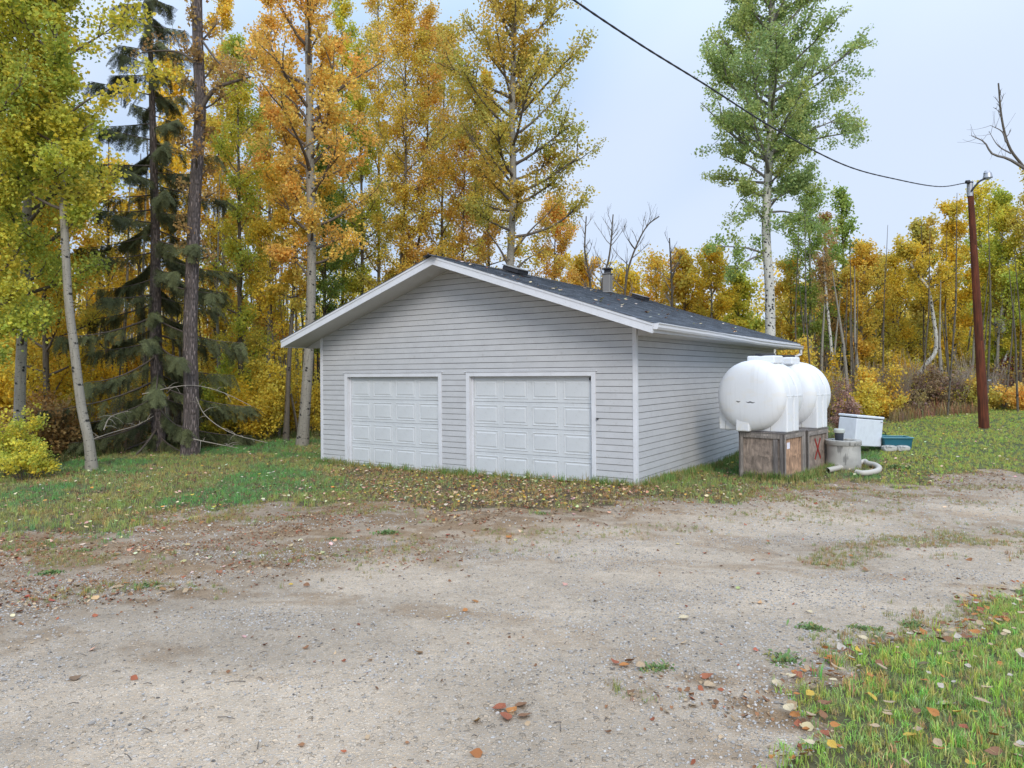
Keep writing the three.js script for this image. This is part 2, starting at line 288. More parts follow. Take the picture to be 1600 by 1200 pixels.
function spaced(a, b, fineA, fineB, step, grow) { const v = []; for (let x = fineA; x <= fineB; x += step) v.push(x); let s = step, x = fineB; while (x < b) { s *= grow; x += s; v.push(x); } s = step; x = fineA; while (x > a) { s *= grow; x -= s; v.unshift(x); } return v; }
function sheet(xs, ds, yf, cf, uvScale) {
  const pos = [], uv = [], col = [], idx = [], nx = xs.length;
  for (const d of ds) for (const x of xs) { const z = -d; pos.push(x, yf(x, z), z); uv.push(x * uvScale, z * uvScale); col.push(...cf(x, z)); }
  for (let j = 0; j + 1 < ds.length; j++) for (let i = 0; i + 1 < nx; i++) { const a = j * nx + i; idx.push(a, a + 1, a + nx, a + 1, a + nx + 1, a + nx); }
  const g = raw(pos, col, pos.map(() => 0)); g.setAttribute('uv', new THREE.Float32BufferAttribute(uv, 2)); g.setIndex(idx); g.computeVertexNormals(); return g;
}
const groundMesh = part('ground', sheet(spaced(-420, 420, -24, 30, 0.2, 1.16), spaced(-60, 520, 0.4, 40, 0.2, 1.16), gh, (x, z) => {
  const w = where(x, z), n = vnoise(x * 1.3, z * 1.3, 41), m = vnoise(x * 0.35, z * 0.35, 42);
  const soil = [0.36, 0.27, 0.17], grass = [lerp(0.26, 0.21, m), lerp(0.28, 0.3, m), 0.1], duff = [0.19, 0.13, 0.07], c = [];
  const right = ss(1330, 1440, w.px), litter = ss(430, 640, w.px) * (1 - ss(960, 1040, w.px));
  for (let k = 0; k < 3; k++) { let v = lerp(soil[k], grass[k], clamp(w.lawn * (0.45 + 0.5 * right) * (1 - 0.6 * litter) + w.near * 0.75)); v = lerp(v, duff[k], w.woods * 0.8); c.push(v * (0.85 + 0.3 * n) * 1.25); }
  return c;
}, 1 / 1.1), M.soil, scene);
tag(groundMesh, null, null, null, 'structure');
const driveY = (x, z) => { const w = where(x, z); return gh(x, z) + 0.004 + (ss(0, 0.5, w.gravel) - 1) * 0.08; };
const driveMesh = part('gravel_driveway', sheet(spaced(-26, 26, -13, 14, 0.085, 1.2), spaced(-30, 22, 0.9, 16, 0.085, 1.2), driveY, (x, z) => {
  const w = where(x, z), [px, py] = [w.px, w.py];
  // worn pale track along the drive, browner earth between it and the grass
  const track = interp([[-200, 1020], [0, 985], [150, 955], [330, 925], [600, 880], [760, 850], [1000, 806], [1250, 780], [1600, 760]], px);
  const n = vnoise(x * 0.8, z * 0.8, 51), n2 = vnoise(x * 2.4, z * 2.4, 52), n3 = vnoise(x * 0.5 + z * 0.22, z * 1.6 - x * 0.7, 53);
  const n4 = vnoise(x * 5.5, z * 5.5, 54), n5 = vnoise(x * 9, z * 9, 55), mott = ss(0.4, 0.58, 0.34 * n2 + 0.3 * n4 + 0.22 * n5 + 0.14 * n), near = ss(30, 90, py - interp([[900, 1010], [1300, 960], [1600, 880]], px)) * ss(850, 1100, px);
  const earth = clamp(ss(30, -40, py - track + 30 * (n2 - 0.5)) * (0.42 + 0.8 * mott) + 0.6 * ss(0.52, 0.75, n3) * mott + 0.6 * near * mott);
  const rut = 0.1 * (Math.exp(-(((py - track - 42) / 16) ** 2)) + Math.exp(-(((py - track - 130 - 0.02 * px) / 26) ** 2))) * (0.6 + 0.6 * n2);
  const a = [1.15, 1.0, 0.83], b = [0.64, 0.46, 0.29], k = 0.77 + rut + 0.32 * n + 0.16 * (n2 - 0.5) + 0.1 * (n4 - 0.5);
  return a.map((v, i) => lerp(v, b[i], earth) * k);
}, 1 / 1.5), M.gravel, scene);
tag(driveMesh, null, null, null, 'structure');

// ------------------------------------------------------------------ the garage
const TH = 0.5831, GW = 8.869, GD = 11.0, OF = 0.741, OS = 0.63, RO = 0.9, EAVE = 3.093, RIDGE = 4.781, CS = 0.1284;
const gar = thing('garage', 'low grey-white double garage with vinyl siding, two white doors and a dark gable roof', 'garage', [2.3989, 0, -13.6583], -TH);
const SL = (RIDGE - EAVE) / (GW / 2 + OS), roofY = (x) => RIDGE - Math.abs(x + GW / 2) * SL;
const toWorld = (x, y, z) => new THREE.Vector3(x, y, z).applyAxisAngle(new THREE.Vector3(0, 1, 0), -TH).add(gar.position);
function plankGeo(x0, x1, seed, wave = 0.0014, lo = 0, hi = 0.1185) { // one lapped board; lo / hi cut it to what shows
  const r = rng(seed), n = Math.max(1, Math.round((x1 - x0) / 0.9)), face = (y) => lerp(0.0145, 0.005, clamp((y - 0.01) / 0.1)), P = [[-0.012, hi], [face(hi), hi], [face(lo + 0.012), lo + 0.012], [face(lo + 0.012), lo], [-0.012, lo]], pos = [], uv = [], ou = r() * 3, ov = r() * 3;
  const rows = []; for (let i = 0; i <= n; i++) { const a = (r() - 0.5) * wave, b = (r() - 0.5) * wave * 1.2; rows.push(P.map(([z, y]) => [lerp(x0, x1, i / n), y + a, z + b])); }
  for (let i = 0; i < n; i++) for (let k = 0; k + 1 < P.length; k++) {
    const q = [rows[i][k], rows[i + 1][k], rows[i + 1][k + 1], rows[i][k + 1]];
    for (const j of [0, 2, 1, 0, 3, 2]) { pos.push(...q[j]); uv.push(q[j][0] + ou, q[j][1] + ov); }
  }
  const g = raw(pos); g.setAttribute('uv', new THREE.Float32BufferAttribute(uv, 2)); return g;
}
const DOORS = [[-7.897, -4.910], [-4.010, -0.9575]], DT = 2.13, CAS = 0.095;
{ // front wall with its openings
  const s = new THREE.Shape(); s.moveTo(-GW, -0.35); s.lineTo(0, -0.35); s.lineTo(0, roofY(0) - 0.12); s.lineTo(-GW / 2, roofY(-GW / 2) - 0.12); s.lineTo(-GW, roofY(-GW) - 0.12);
  for (const [a, b] of DOORS) { const h = new THREE.Path(); h.moveTo(a - 0.032, -0.3); h.lineTo(b + 0.032, -0.3); h.lineTo(b + 0.032, DT + 0.032); h.lineTo(a - 0.032, DT + 0.032); s.holes.push(h); }
  const g = new THREE.ExtrudeGeometry(s, { depth: 0.14, bevelEnabled: false }); g.translate(0, 0, -0.152);
  const wall = part('front_wall', g, M.backing, gar);
  for (let n = 20; n >= -22; n--) {
    const y = (18 - n) * CS, half = (RIDGE - 0.1 - y) / SL, lo = Math.max(-GW + 0.06, -GW / 2 - half), hi = Math.min(-0.06, -GW / 2 + half); if (half < 0.25) break;
    const cuts = y < DT + CAS - 0.03 ? [[lo, DOORS[0][0] - CAS + 0.005], [DOORS[0][1] + CAS - 0.005, DOORS[1][0] - CAS + 0.005], [DOORS[1][1] + CAS - 0.005, hi]] : [[lo, hi]];
    cuts.forEach(([a, b], i) => part('siding_plank', plankGeo(a, b, n * 7 + i + 300, i === 0 && cuts.length > 1 ? 0.006 : 0.0024), M.vinyl, wall, [0, y, 0]));
    if (n === 1) for (const [a, b] of DOORS) part('siding_plank', plankGeo(a - CAS - 0.02, b + CAS + 0.02, 77 + a, 0.001, DT + CAS + 0.022 - y), M.vinyl, wall, [0, y, 0]);
  }
  const side = part('side_wall', box(GD, EAVE - 0.18 + 0.35, 0.14, GD / 2, (EAVE - 0.18 - 0.35) / 2, -0.082), M.backing, gar); side.rotation.y = Math.PI / 2;
  for (let n = 21; n >= -5; n--) { const y = (18 - n) * CS; if (y > EAVE - 0.22) break; part('siding_plank', plankGeo(0.06, GD - 0.06, n * 5 + 900, 0.0024, 0, Math.min(0.1185, EAVE - 0.186 - y)), M.vinyl, side, [0, y, 0]); }
  const rear = [], lef = [];
  for (let n = 21; n >= -22; n--) { const y = (18 - n) * CS, half = (RIDGE - 0.1 - y) / SL; if (half < 0.3) break; const q = plankGeo(Math.max(0.06, GW / 2 - half), Math.min(GW - 0.06, GW / 2 + half), n + 1500); q.translate(0, y, 0); rear.push(q); if (y + 0.11 < EAVE - 0.18) { const l = plankGeo(0.06, GD - 0.06, n + 1700); l.translate(0, y, 0); lef.push(l); } }
  const rs = new THREE.Shape(); rs.moveTo(0, -0.35); rs.lineTo(GW, -0.35); rs.lineTo(GW, roofY(0) - 0.12); rs.lineTo(GW / 2, RIDGE - 0.12); rs.lineTo(0, roofY(0) - 0.12);
  const rg = new THREE.ExtrudeGeometry(rs, { depth: 0.13, bevelEnabled: false }); rg.translate(0, 0, -0.142);
  const rw = part('rear_wall', rg, M.backing, gar, [0, 0, -GD]); rw.rotation.y = Math.PI; part('siding', rear, M.vinyl, rw);
  const lw = part('side_wall', box(GD, EAVE - 0.18 + 0.35, 0.13, GD / 2, (EAVE - 0.18 - 0.35) / 2, -0.077), M.backing, gar, [-GW, 0, -GD]); lw.rotation.y = -Math.PI / 2; part('siding', lef, M.vinyl, lw);
  part('floor', box(GW - 0.3, 0.12, GD - 0.3, -GW / 2, -0.1, -GD / 2), M.concrete, gar);
}
// corner boards: two flanges each
for (const [x, z, sx, sz] of [[0, 0, 1, 1], [-GW, 0, -1, 1], [0, -GD, 1, -1], [-GW, -GD, -1, -1]]) { const top = sz > 0 ? roofY(x) - 0.13 : EAVE - 0.17; part('corner_board', [box(0.085, top + 0.35, 0.026, x - sx * 0.021, (top - 0.35) / 2, z + sz * 0.012, 0.004), box(0.026, top + 0.35, 0.062, x + sx * 0.0085, (top - 0.351) / 2, z - sz * 0.0325, 0.004)], M.trim, gar); }
// overhead doors: four sections of four raised panels, casings and stops
DOORS.forEach(([a, b], di) => {
  const w = b - a, zf = -0.1, y0 = -0.12, secH = (DT - y0) / 4;
  const sec = []; for (let k = 0; k < 4; k++) { const g = new RoundedBoxGeometry(w + 0.04, secH - 0.006, 0.045, 2, 0.006); uvBox(g); g.translate((a + b) / 2, y0 + secH * (k + 0.5), zf - 0.0225 + (k % 2) * 0.0008); sec.push(g); }
  const slab = part('garage_door', sec, M.door, gar);
  for (let r = 0; r < 4; r++) for (let c = 0; c < 4; c++) {
    const pw = w / 4 - 0.13, ph = secH - 0.15, cx = a + w * (c + 0.5) / 4, cy = y0 + secH * (r + 0.5);
    const fr = (W, H, d, z) => { const s = new THREE.Shape(); s.moveTo(-W / 2, -H / 2); s.lineTo(W / 2, -H / 2); s.lineTo(W / 2, H / 2); s.lineTo(-W / 2, H / 2); const g = new THREE.ExtrudeGeometry(s, { depth: d, bevelEnabled: true, bevelThickness: 0.009, bevelSize: 0.018, bevelOffset: -0.018, bevelSegments: 1 }); g.translate(0, 0, z); return g; };
    const ring = new THREE.Shape(); ring.moveTo(-pw / 2, -ph / 2); ring.lineTo(pw / 2, -ph / 2); ring.lineTo(pw / 2, ph / 2); ring.lineTo(-pw / 2, ph / 2);
    const hole = new THREE.Path(), m = 0.016; hole.moveTo(-pw / 2 + m, -ph / 2 + m); hole.lineTo(pw / 2 - m, -ph / 2 + m); hole.lineTo(pw / 2 - m, ph / 2 - m); hole.lineTo(-pw / 2 + m, ph / 2 - m); ring.holes.push(hole);
    const rg = new THREE.ExtrudeGeometry(ring, { depth: 0.006, bevelEnabled: true, bevelThickness: 0.004, bevelSize: 0.004, bevelOffset: -0.004, bevelSegments: 1 });
    part('door_panel', [rg, fr(pw - 0.09, ph - 0.09, 0.001, 0)], M.door, slab, [cx, cy, zf + 0.0005]);
  }
  part('bottom_seal', box(w, 0.05, 0.03, (a + b) / 2, y0 - 0.022, zf - 0.02), M.dark, slab);
  if (di === 1) part('sensor', box(0.05, 0.06, 0.05, b - 0.06, DT - 0.06, zf + 0.03, 0.008), M.dark, slab);
  const j = 0.115;
  part('door_casing', [box(CAS, DT + CAS + 0.3, 0.034, a - CAS / 2, (DT + CAS - 0.3) / 2, 0.012, 0.004), box(0.03, DT + 0.3, j, a - 0.0155, (DT - 0.3) / 2, -j / 2 - 0.003)], M.trim, gar);
  part('door_casing', [box(CAS, DT + CAS + 0.3, 0.034, b + CAS / 2, (DT + CAS - 0.3) / 2, 0.012, 0.004), box(0.03, DT + 0.3, j, b + 0.0155, (DT - 0.3) / 2, -j / 2 - 0.003)], M.trim, gar);
  part('door_casing', [box(w, CAS, 0.03, (a + b) / 2, DT + CAS / 2, 0.012, 0.004), box(w + 0.26, 0.018, 0.05, (a + b) / 2, DT + CAS + 0.009, 0.018, 0.004), box(w, 0.03, j, (a + b) / 2, DT + 0.0155, -j / 2 - 0.003), box(0.045, DT + 0.1, 0.02, a + 0.02, DT / 2 - 0.05, -0.085), box(0.045, DT + 0.1, 0.02, b - 0.02, DT / 2 - 0.05, -0.085)], M.trim, gar);
});
part('hook', [box(0.03, 0.03, 0.05, -0.82, 1.275, 0.035, 0.006)], M.dark, gar);
{ // roof: deck, soffits, rake boards, shingles, gutter, vents, flue
  const t = 0.17, s = new THREE.Shape(); s.moveTo(OS, EAVE); s.lineTo(-GW / 2, RIDGE); s.lineTo(-GW - OS, EAVE); s.lineTo(-GW - OS, EAVE - t); s.lineTo(-GW / 2, RIDGE - t); s.lineTo(OS, EAVE - t);
  const g = new THREE.ExtrudeGeometry(s, { depth: GD + RO + OF, bevelEnabled: false }); g.translate(0, 0, -GD - RO);
  const roof = part('roof', g, M.soffit, gar);
  for (const sx of [1, -1]) { // level soffit under each eave, closed at the gable
    const x0 = sx > 0 ? 0.03 : -GW - OS, x1 = sx > 0 ? OS : -GW - 0.03;
    part('soffit', box(x1 - x0, 0.02, GD + RO - 0.05, (x0 + x1) / 2, EAVE - t - 0.012, (-GD - RO) / 2 - 0.01), M.soffit, roof);
    const c = new THREE.Shape(), xi = sx > 0 ? 0.03 : -GW - 0.03, xo = sx > 0 ? OS - 0.02 : -GW - OS + 0.02; c.moveTo(xi, EAVE - t - 0.02); c.lineTo(xo, EAVE - t - 0.02); c.lineTo(xi, roofY(xi) - t + 0.02);
    const cg = new THREE.ExtrudeGeometry(c, { depth: 0.02, bevelEnabled: false }); cg.translate(0, 0, -0.03); part('soffit', cg, M.soffit, roof);
    part('fascia_board', box(0.022, 0.18, GD + RO + OF, sx > 0 ? OS + 0.011 : -GW - OS - 0.011, EAVE - 0.094, (OF - GD - RO) / 2), M.trim, roof);
    for (const [zz, d] of [[OF + 0.002, 1], [-GD - RO - 0.026, -1]]) { const b = new THREE.Shape(), X0 = sx > 0 ? OS + 0.022 : -GW - OS - 0.022, X1 = -GW / 2; b.moveTo(X0, roofY(X0) - 0.006); b.lineTo(X1, RIDGE - 0.006); b.lineTo(X1, RIDGE - 0.19); b.lineTo(X0, roofY(X0) - 0.19); const bg = new THREE.ExtrudeGeometry(b, { depth: 0.024, bevelEnabled: false }); bg.translate(0, 0, zz); part('rake_board', bg, M.trim, roof); if (d > 0) { const e = new THREE.Shape(); e.moveTo(X0, roofY(X0) - 0.004); e.lineTo(X1, RIDGE - 0.004); e.lineTo(X1, RIDGE - 0.05); e.lineTo(X0, roofY(X0) - 0.05); const eg = new THREE.ExtrudeGeometry(e, { depth: 0.012, bevelEnabled: false }); eg.translate(0, 0, zz + 0.0245); part('drip_edge', eg, M.trim, roof); } }
  }
  const r = rng(404), gs = []; // shingle tabs
  const L = Math.hypot(GW / 2 + OS, RIDGE - EAVE), ex = 0.143, ca = Math.cos(Math.atan(SL)), sa = Math.sin(Math.atan(SL));
  for (const sx of [1, -1]) for (let k = 0; k * ex < L + 0.03; k++) {
    let z = -GD - RO - 0.03 - (k % 2 ? 0.17 : 0) - r() * 0.1; const zEnd = OF + 0.05;
    while (z < zEnd) {
      const w = 0.26 + 0.14 * r(), z0 = Math.max(z, -GD - RO - 0.03), z1 = Math.min(z + w, zEnd); z += w; if (z1 - z0 < 0.02) continue;
      const a = k * ex - 0.03, b = Math.min(L + 0.005, a + ex + 0.04), lift = 0.008 + 0.003 * r(), P = (u, h, zz) => { const x = (L - u) * ca - h * -sa, y = RIDGE - (L - u) * sa + h * ca; return [-GW / 2 + sx * x, y, zz]; };
      const q = [P(a, 0, z0), P(a, 0, z1), P(b, 0, z0), P(b, 0, z1), P(a, lift + 0.006, z0 + 0.004), P(a, lift + 0.006, z1 - 0.004), P(b, 0.004, z0 + 0.004), P(b, 0.004, z1 - 0.004)], pos = [], v = 0.13 * (0.6 + 0.85 * r()), col = [];
      for (const f of [[4, 5, 7, 6], [0, 1, 5, 4], [0, 4, 6, 2], [1, 3, 7, 5]]) for (const i of sx > 0 ? [0, 1, 2, 0, 2, 3] : [0, 2, 1, 0, 3, 2]) pos.push(...q[f[i]]);
      for (let i = 0; i < pos.length / 3; i++) col.push(v * 0.86, v * 0.98, v * 1.16);
      const gg = raw(pos, col), uv = []; for (let i = 0; i < pos.length; i += 3) uv.push(pos[i] * 2, pos[i + 2] * 2); gg.setAttribute('uv', new THREE.Float32BufferAttribute(uv, 2)); gs.push(gg);
    }
  }
  for (let z = -GD - RO - 0.03; z < OF + 0.03; z += 0.16) for (const sx of [1, -1]) { const g2 = new THREE.BoxGeometry(0.17, 0.012, 0.2), v = 0.07 * (0.7 + 0.6 * r()); g2.rotateZ(-sx * Math.atan(SL)); g2.rotateX(0.03); g2.translate(-GW / 2 + sx * 0.075, RIDGE - 0.006, z + 0.1); const q = g2.toNonIndexed(); q.setAttribute('color', new THREE.Float32BufferAttribute(new Array(q.attributes.position.count).fill(0).flatMap(() => [v * 0.92, v, v * 1.15]), 3)); gs.push(q); }
  part('shingles', gs, M.shingle, roof).userData.kind = 'stuff';
  // low box vents near the ridge
  const vent = (z, x) => { const v = part('roof_vent', [box(0.46, 0.1, 0.5, 0, 0.1, 0, 0.02), box(0.56, 0.03, 0.62, 0, 0.02, 0)], M.dark, roof, [x, roofY(x), z]); v.rotation.z = -Math.atan(SL); part('vent_cap', box(0.5, 0.025, 0.54, 0, 0.164, 0, 0.01), M.metal, v); };
  vent(-1.75, -GW / 2 + 0.5); vent(-9.3, -GW / 2 + 0.55);
  // gutter: an open trough hung a little out of level, with end caps, and a downspout at the far end
  const prof = [[0, 0.1], [0, 0], [0.075, -0.004], [0.1, 0.035], [0.098, 0.075], [0.118, 0.1], [0.118, 0.112], [0.106, 0.112]], gp = [], GL = GD + RO + OF, n = 26, rows = [];
  for (let i = 0; i <= n; i++) { const tt = i / n, y = EAVE - 0.125 - 0.1 * tt + 0.028 * Math.sin(tt * 7.5 + 0.6) * tt + 0.006 * (r() - 0.5); rows.push(prof.map(([x, yy]) => [OS + 0.026 + x, y + yy, OF - 0.01 - tt * (GL - 0.02)])); }
  for (let i = 0; i < n; i++) for (let k = 0; k + 1 < prof.length; k++) { const q = [rows[i][k], rows[i + 1][k], rows[i + 1][k + 1], rows[i][k + 1]]; for (const j of [0, 1, 2, 0, 2, 3]) gp.push(...q[j]); const p2 = q.map(([x, y, z]) => [x - 0.003, y + 0.003, z]); for (const j of [0, 2, 1, 0, 3, 2]) gp.push(...p2[j]); }
  const gut = part('gutter', raw(gp), M.trim, roof);
  const cap = new THREE.Shape(); cap.moveTo(...prof[0]); prof.slice(1).forEach((p) => cap.lineTo(...p)); const cg = new THREE.ExtrudeGeometry(cap, { depth: 0.006, bevelEnabled: false }); cg.translate(OS + 0.026, EAVE - 0.125, OF - 0.012); part('end_cap', cg, M.trim, gut);
  const yE = EAVE - 0.22, zE = -GD - RO + 0.25, sq = (a, b) => { const g = limb([a, b], [0.052, 0.052], 4); g.computeVertexNormals(); return g.toNonIndexed(); }, A = new THREE.Vector3(OS + 0.08, yE + 0.01, zE), B = new THREE.Vector3(OS + 0.08, yE - 0.14, zE), C = new THREE.Vector3(0.07, yE - 0.52, zE + 0.3), D = new THREE.Vector3(0.07, -0.1, zE + 0.3); void C; void D;
  const C2 = new THREE.Vector3(0.075, yE - 0.5, -GD + 0.12), D2 = new THREE.Vector3(0.075, 0, -GD + 0.12);
  part('downspout', [sq(A, B), sq(B, C2), sq(C2, D2)], M.trim, gut);
  // square metal flue with a cap near the ridge
  const fx = -GW / 2 + 0.32, fl = part('flue', [box(0.24, 0.62, 0.24, 0, 0.27, 0, 0.015), box(0.3, 0.03, 0.3, 0, 0.6, 0, 0.01), box(0.34, 0.05, 0.34, 0, 0.02, 0, 0.02)], M.metal, roof, [fx, roofY(fx), -7.35]);
  part('flue_cap', [box(0.16, 0.12, 0.16, 0, 0.67, 0), box(0.26, 0.05, 0.26, 0, 0.755, 0, 0.01)], M.dark, fl);
}

// ------------------------------------------------------------------ tanks on crates
const AX = new THREE.Vector3(0.69, 0, -0.724).normalize(), TURN = Math.atan2(-AX.x, -AX.z);   // local -z runs along the tanks
const corner = groundAt(1226, 753); // near corner of the nearer crate
const scuffTex = (() => { const S = 512; return tex(S, S, (x, y) => {
  const u = x / S * 1.5 - 0.75, v = y / S * 1.5 - 0.75, f = fbm(x / 40, y / 70, 66, 5), st = ss(0.55, 0.8, fbm(x / 12, y / 200, 67, 4)); let k = 0.98 - 0.02 * st - 0.02 * (f - 0.5), tan = 0.03 * ss(0.5, 0.8, fbm(x / 60, y / 30, 68, 4)) ;
  for (const [a, b, L, w] of [[-0.24, -0.115, 0.1, 0.011], [-0.02, -0.125, 0.2, 0.013]]) { const q = Math.abs(u - a - L / 2) / (L / 2), d = Math.abs(v - b + 0.03 * (u - a) + 0.006 * Math.sin(u * 60)); if (q < 1 && d < w * (1.15 - q * q) * (0.6 + 0.8 * fbm(x / 9, y / 5, 69, 3))) k *= 0.45; }
  return [k, k - tan * 0.35, k - tan]; }); })();
const poly = new THREE.MeshPhysicalMaterial({ map: scuffTex, color: lin(0.8, 0.81, 0.82), roughness: 0.6, transmission: 0 });
const sideTex = (() => { const S = 512; return tex(S, S, (x, y) => { const f = ss(0.6, 0.8, fbm(x / 10, y / 160, 75, 4)), t = ss(0.55, 0.8, fbm(x / 60, y / 50, 76, 4)); let k = 0.98 - 0.025 * f; const dy = Math.abs(y - 256 + 2 * Math.sin(x / 30)); if (dy < 2.6 && fbm(x / 26, 3, 77, 3) > 0.46) k *= 0.5; if (Math.abs(x - 205 - 3 * Math.sin(y / 20)) < 2.5 && y > 330 && y < 420) k *= 0.6; return [k, k - 0.012 * t, k - 0.045 * t]; }); })();
const polySide = new THREE.MeshPhysicalMaterial({ map: sideTex, color: lin(0.8, 0.81, 0.82), roughness: 0.6 });
function woodCrate(label, w, l, h, pos, kind) { // stands with its near right corner at pos
  const t = thing('wooden_crate', label, 'crate', pos, TURN);
  const faces = [ // [centre, turn, width]
    [new THREE.Vector3(-w / 2, 0, 0), 0, w], [new THREE.Vector3(0, 0, -l / 2), Math.PI / 2, l], [new THREE.Vector3(-w / 2, 0, -l), Math.PI, w], [new THREE.Vector3(-w, 0, -l / 2), -Math.PI / 2, l]];
  faces.forEach(([c, a, W], i) => {
    const f = part('side_panel', box(W - 0.06, h - 0.04, 0.018, 0, h / 2, -0.05), i === 1 && kind === 0 ? M.plyOrange : M.ply, t, c.toArray()); f.rotation.y = a;
    const F1 = (w2, h2, x, y, m, z = -0.02, rz = 0) => { const b = box(w2, h2, 0.038, 0, 0, 0, 0.004); b.rotateZ(rz); b.translate(x, y, z); part('frame_board', b, m, f); };
    F1(0.09, h, -W / 2 + 0.046, h / 2, M.wood); F1(0.09, h, W / 2 - 0.046, h / 2, i === 1 ? M.wood : M.woodDark);
    F1(W - 0.19, 0.1, 0, h - 0.05, M.wood); F1(W - 0.19, 0.1, 0, 0.06, M.woodDark, -0.021, i === 0 && kind === 0 ? -0.03 : 0);
    if (i === 0) F1(0.09, h - 0.22, W / 2 - 0.19, h / 2, M.woodDark, -0.022);
    if (i === 1 && kind === 0) F1(0.07, h - 0.2, W / 2 - 0.14, h / 2, M.wood, -0.022);
    if (i === 1 && kind === 0) { const p = box(0.15, 0.13, 0.002, -0.27, h * 0.74, -0.038); part('paper_note', p, std({ color: lin(0.8, 0.78, 0.85) }), f); }
    if (i === 1 && kind === 1) for (const s of [-1, 1]) { const b = box(0.06, 0.56, 0.003, 0, 0, 0); b.rotateZ(s * 0.62); b.translate(0.06, h * 0.56, -0.038 + s * 0.0012); part('painted_cross', b, std({ map: plyMap, color: lin(1.0, 0.1, 0.07), roughness: 0.8 }), f); }
  });
  part('top_board', box(w + 0.01, 0.03, l + 0.01, -w / 2, h + 0.015, -l / 2), M.woodDark, t);
  return t;
}
function polyTank(label, pos, R, cz, cw) { // pos: under the near right corner of the saddle
  const t = thing('water_tank', label, 'tank', pos, TURN), Ls = 0.62, dome = 0.24, x0 = -R;
  const P = []; const N = 18; for (let i = 0; i <= N; i++) { const a = i / N * Math.PI / 2; P.push(new THREE.Vector2(R * Math.pow(Math.sin(a), 0.55), -dome * Math.pow(Math.cos(a), 0.9))); }
  const near = new THREE.LatheGeometry(P, 72); near.rotateX(-Math.PI / 2); { const p = near.attributes.position, uv = []; for (let i = 0; i < p.count; i++) uv.push(p.getX(i) / 1.5 + 0.5, p.getY(i) / 1.5 + 0.5); near.setAttribute('uv', new THREE.Float32BufferAttribute(uv, 2)); }
  near.computeVertexNormals();
  const lid = near.clone(); lid.rotateY(Math.PI); lid.translate(0, 0, -Ls - 0.2);
  near.translate(0, 0, 0.0);
  const tube = new THREE.CylinderGeometry(R, R, Ls + 0.2, 72, 1, true); tube.rotateX(Math.PI / 2); tube.translate(0, 0, -(Ls + 0.2) / 2); { const p = tube.attributes.position, uv = []; for (let i = 0; i < p.count; i++) uv.push(-p.getZ(i) / 1.2, p.getY(i) / 1.5 + 0.5); tube.setAttribute('uv', new THREE.Float32BufferAttribute(uv, 2)); }
  const mv = (g) => { g.translate(x0, R, 0); return g; };
  const body = part('tank_body', [mv(tube)], polySide, t);
  part('tank_end', mv(near), poly, t); part('tank_end', mv(lid), poly, t);
  for (const k of [0.18, 0.56]) part('rib', mv(new THREE.TorusGeometry(R - 0.004, 0.02, 8, 72).translate(0, 0, -k)), polySide, body);
  const foot = (z0, z1, w) => { const g = new RoundedBoxGeometry(w, R, z1 - z0, 3, 0.035); uvBox(g); g.translate(-R, R / 2, -(z0 + z1) / 2); return g; };
  part('saddle', foot(0.005, 0.3, 2 * R + 0.02), polySide, t); part('saddle', foot(0.36, Ls, 2 * R + 0.014), polySide, t); part('saddle_web', box(2 * R - 0.1, R * 0.7, 0.2, -R, R * 0.35, -0.33), polySide, t);
  part('outlet_boss', box(0.3, 0.31, 0.16, -R - 0.12, 0.155, 0.12, 0.03), polySide, t);
  part('collar', box(cw, 0.17, 0.46, -R + 0.04, 2 * R + 0.02, cz, 0.035), polySide, t);
  const c = new THREE.CylinderGeometry(0.2, 0.22, 0.06, 28); c.translate(-R + 0.04, 2 * R + 0.125, cz); part('lid', c, M.dark, t);
  part('seam', [box(0.012, 0.02, Ls + 0.2, 0.004, R, -(Ls + 0.2) / 2, 0.004)], polySide, t);
  return t;
}
{
  const k = -corner.z / 13, w = 0.89 * k, l1 = 1.02 * k, h = 0.87 * k, along = (t, o = 0) => corner.clone().addScaledVector(AX, t).add(new THREE.Vector3(0, o, 0));
  woodCrate('weathered plywood crate with a white paper note, under the nearer white tank', w, l1, h, along(0), 0);
  const c2 = along(1.12 * k); c2.y = Math.min(corner.y, gh(c2.x, c2.z)) - 0.02; woodCrate('weathered plywood crate with a painted red X, under the farther white tank', w, 1.1 * k, h, c2, 1);
  const R = 0.675 * k, top = corner.y + h + 0.03;
  
  const a = along(0.03); a.y = top; a.add(new THREE.Vector3(0.05, 0, -0.02)); polyTank('white plastic horizontal tank nearer the drive, standing on the crate with the paper note', a, R, -0.58, 0.62);
  const b = along(1.5 * k); b.y = c2.y + h + 0.03; b.add(new THREE.Vector3(0.05, 0, -0.02)); polyTank('white plastic horizontal tank behind the nearer one, on the crate with the red X', b, R, -0.02, 0.5);
}
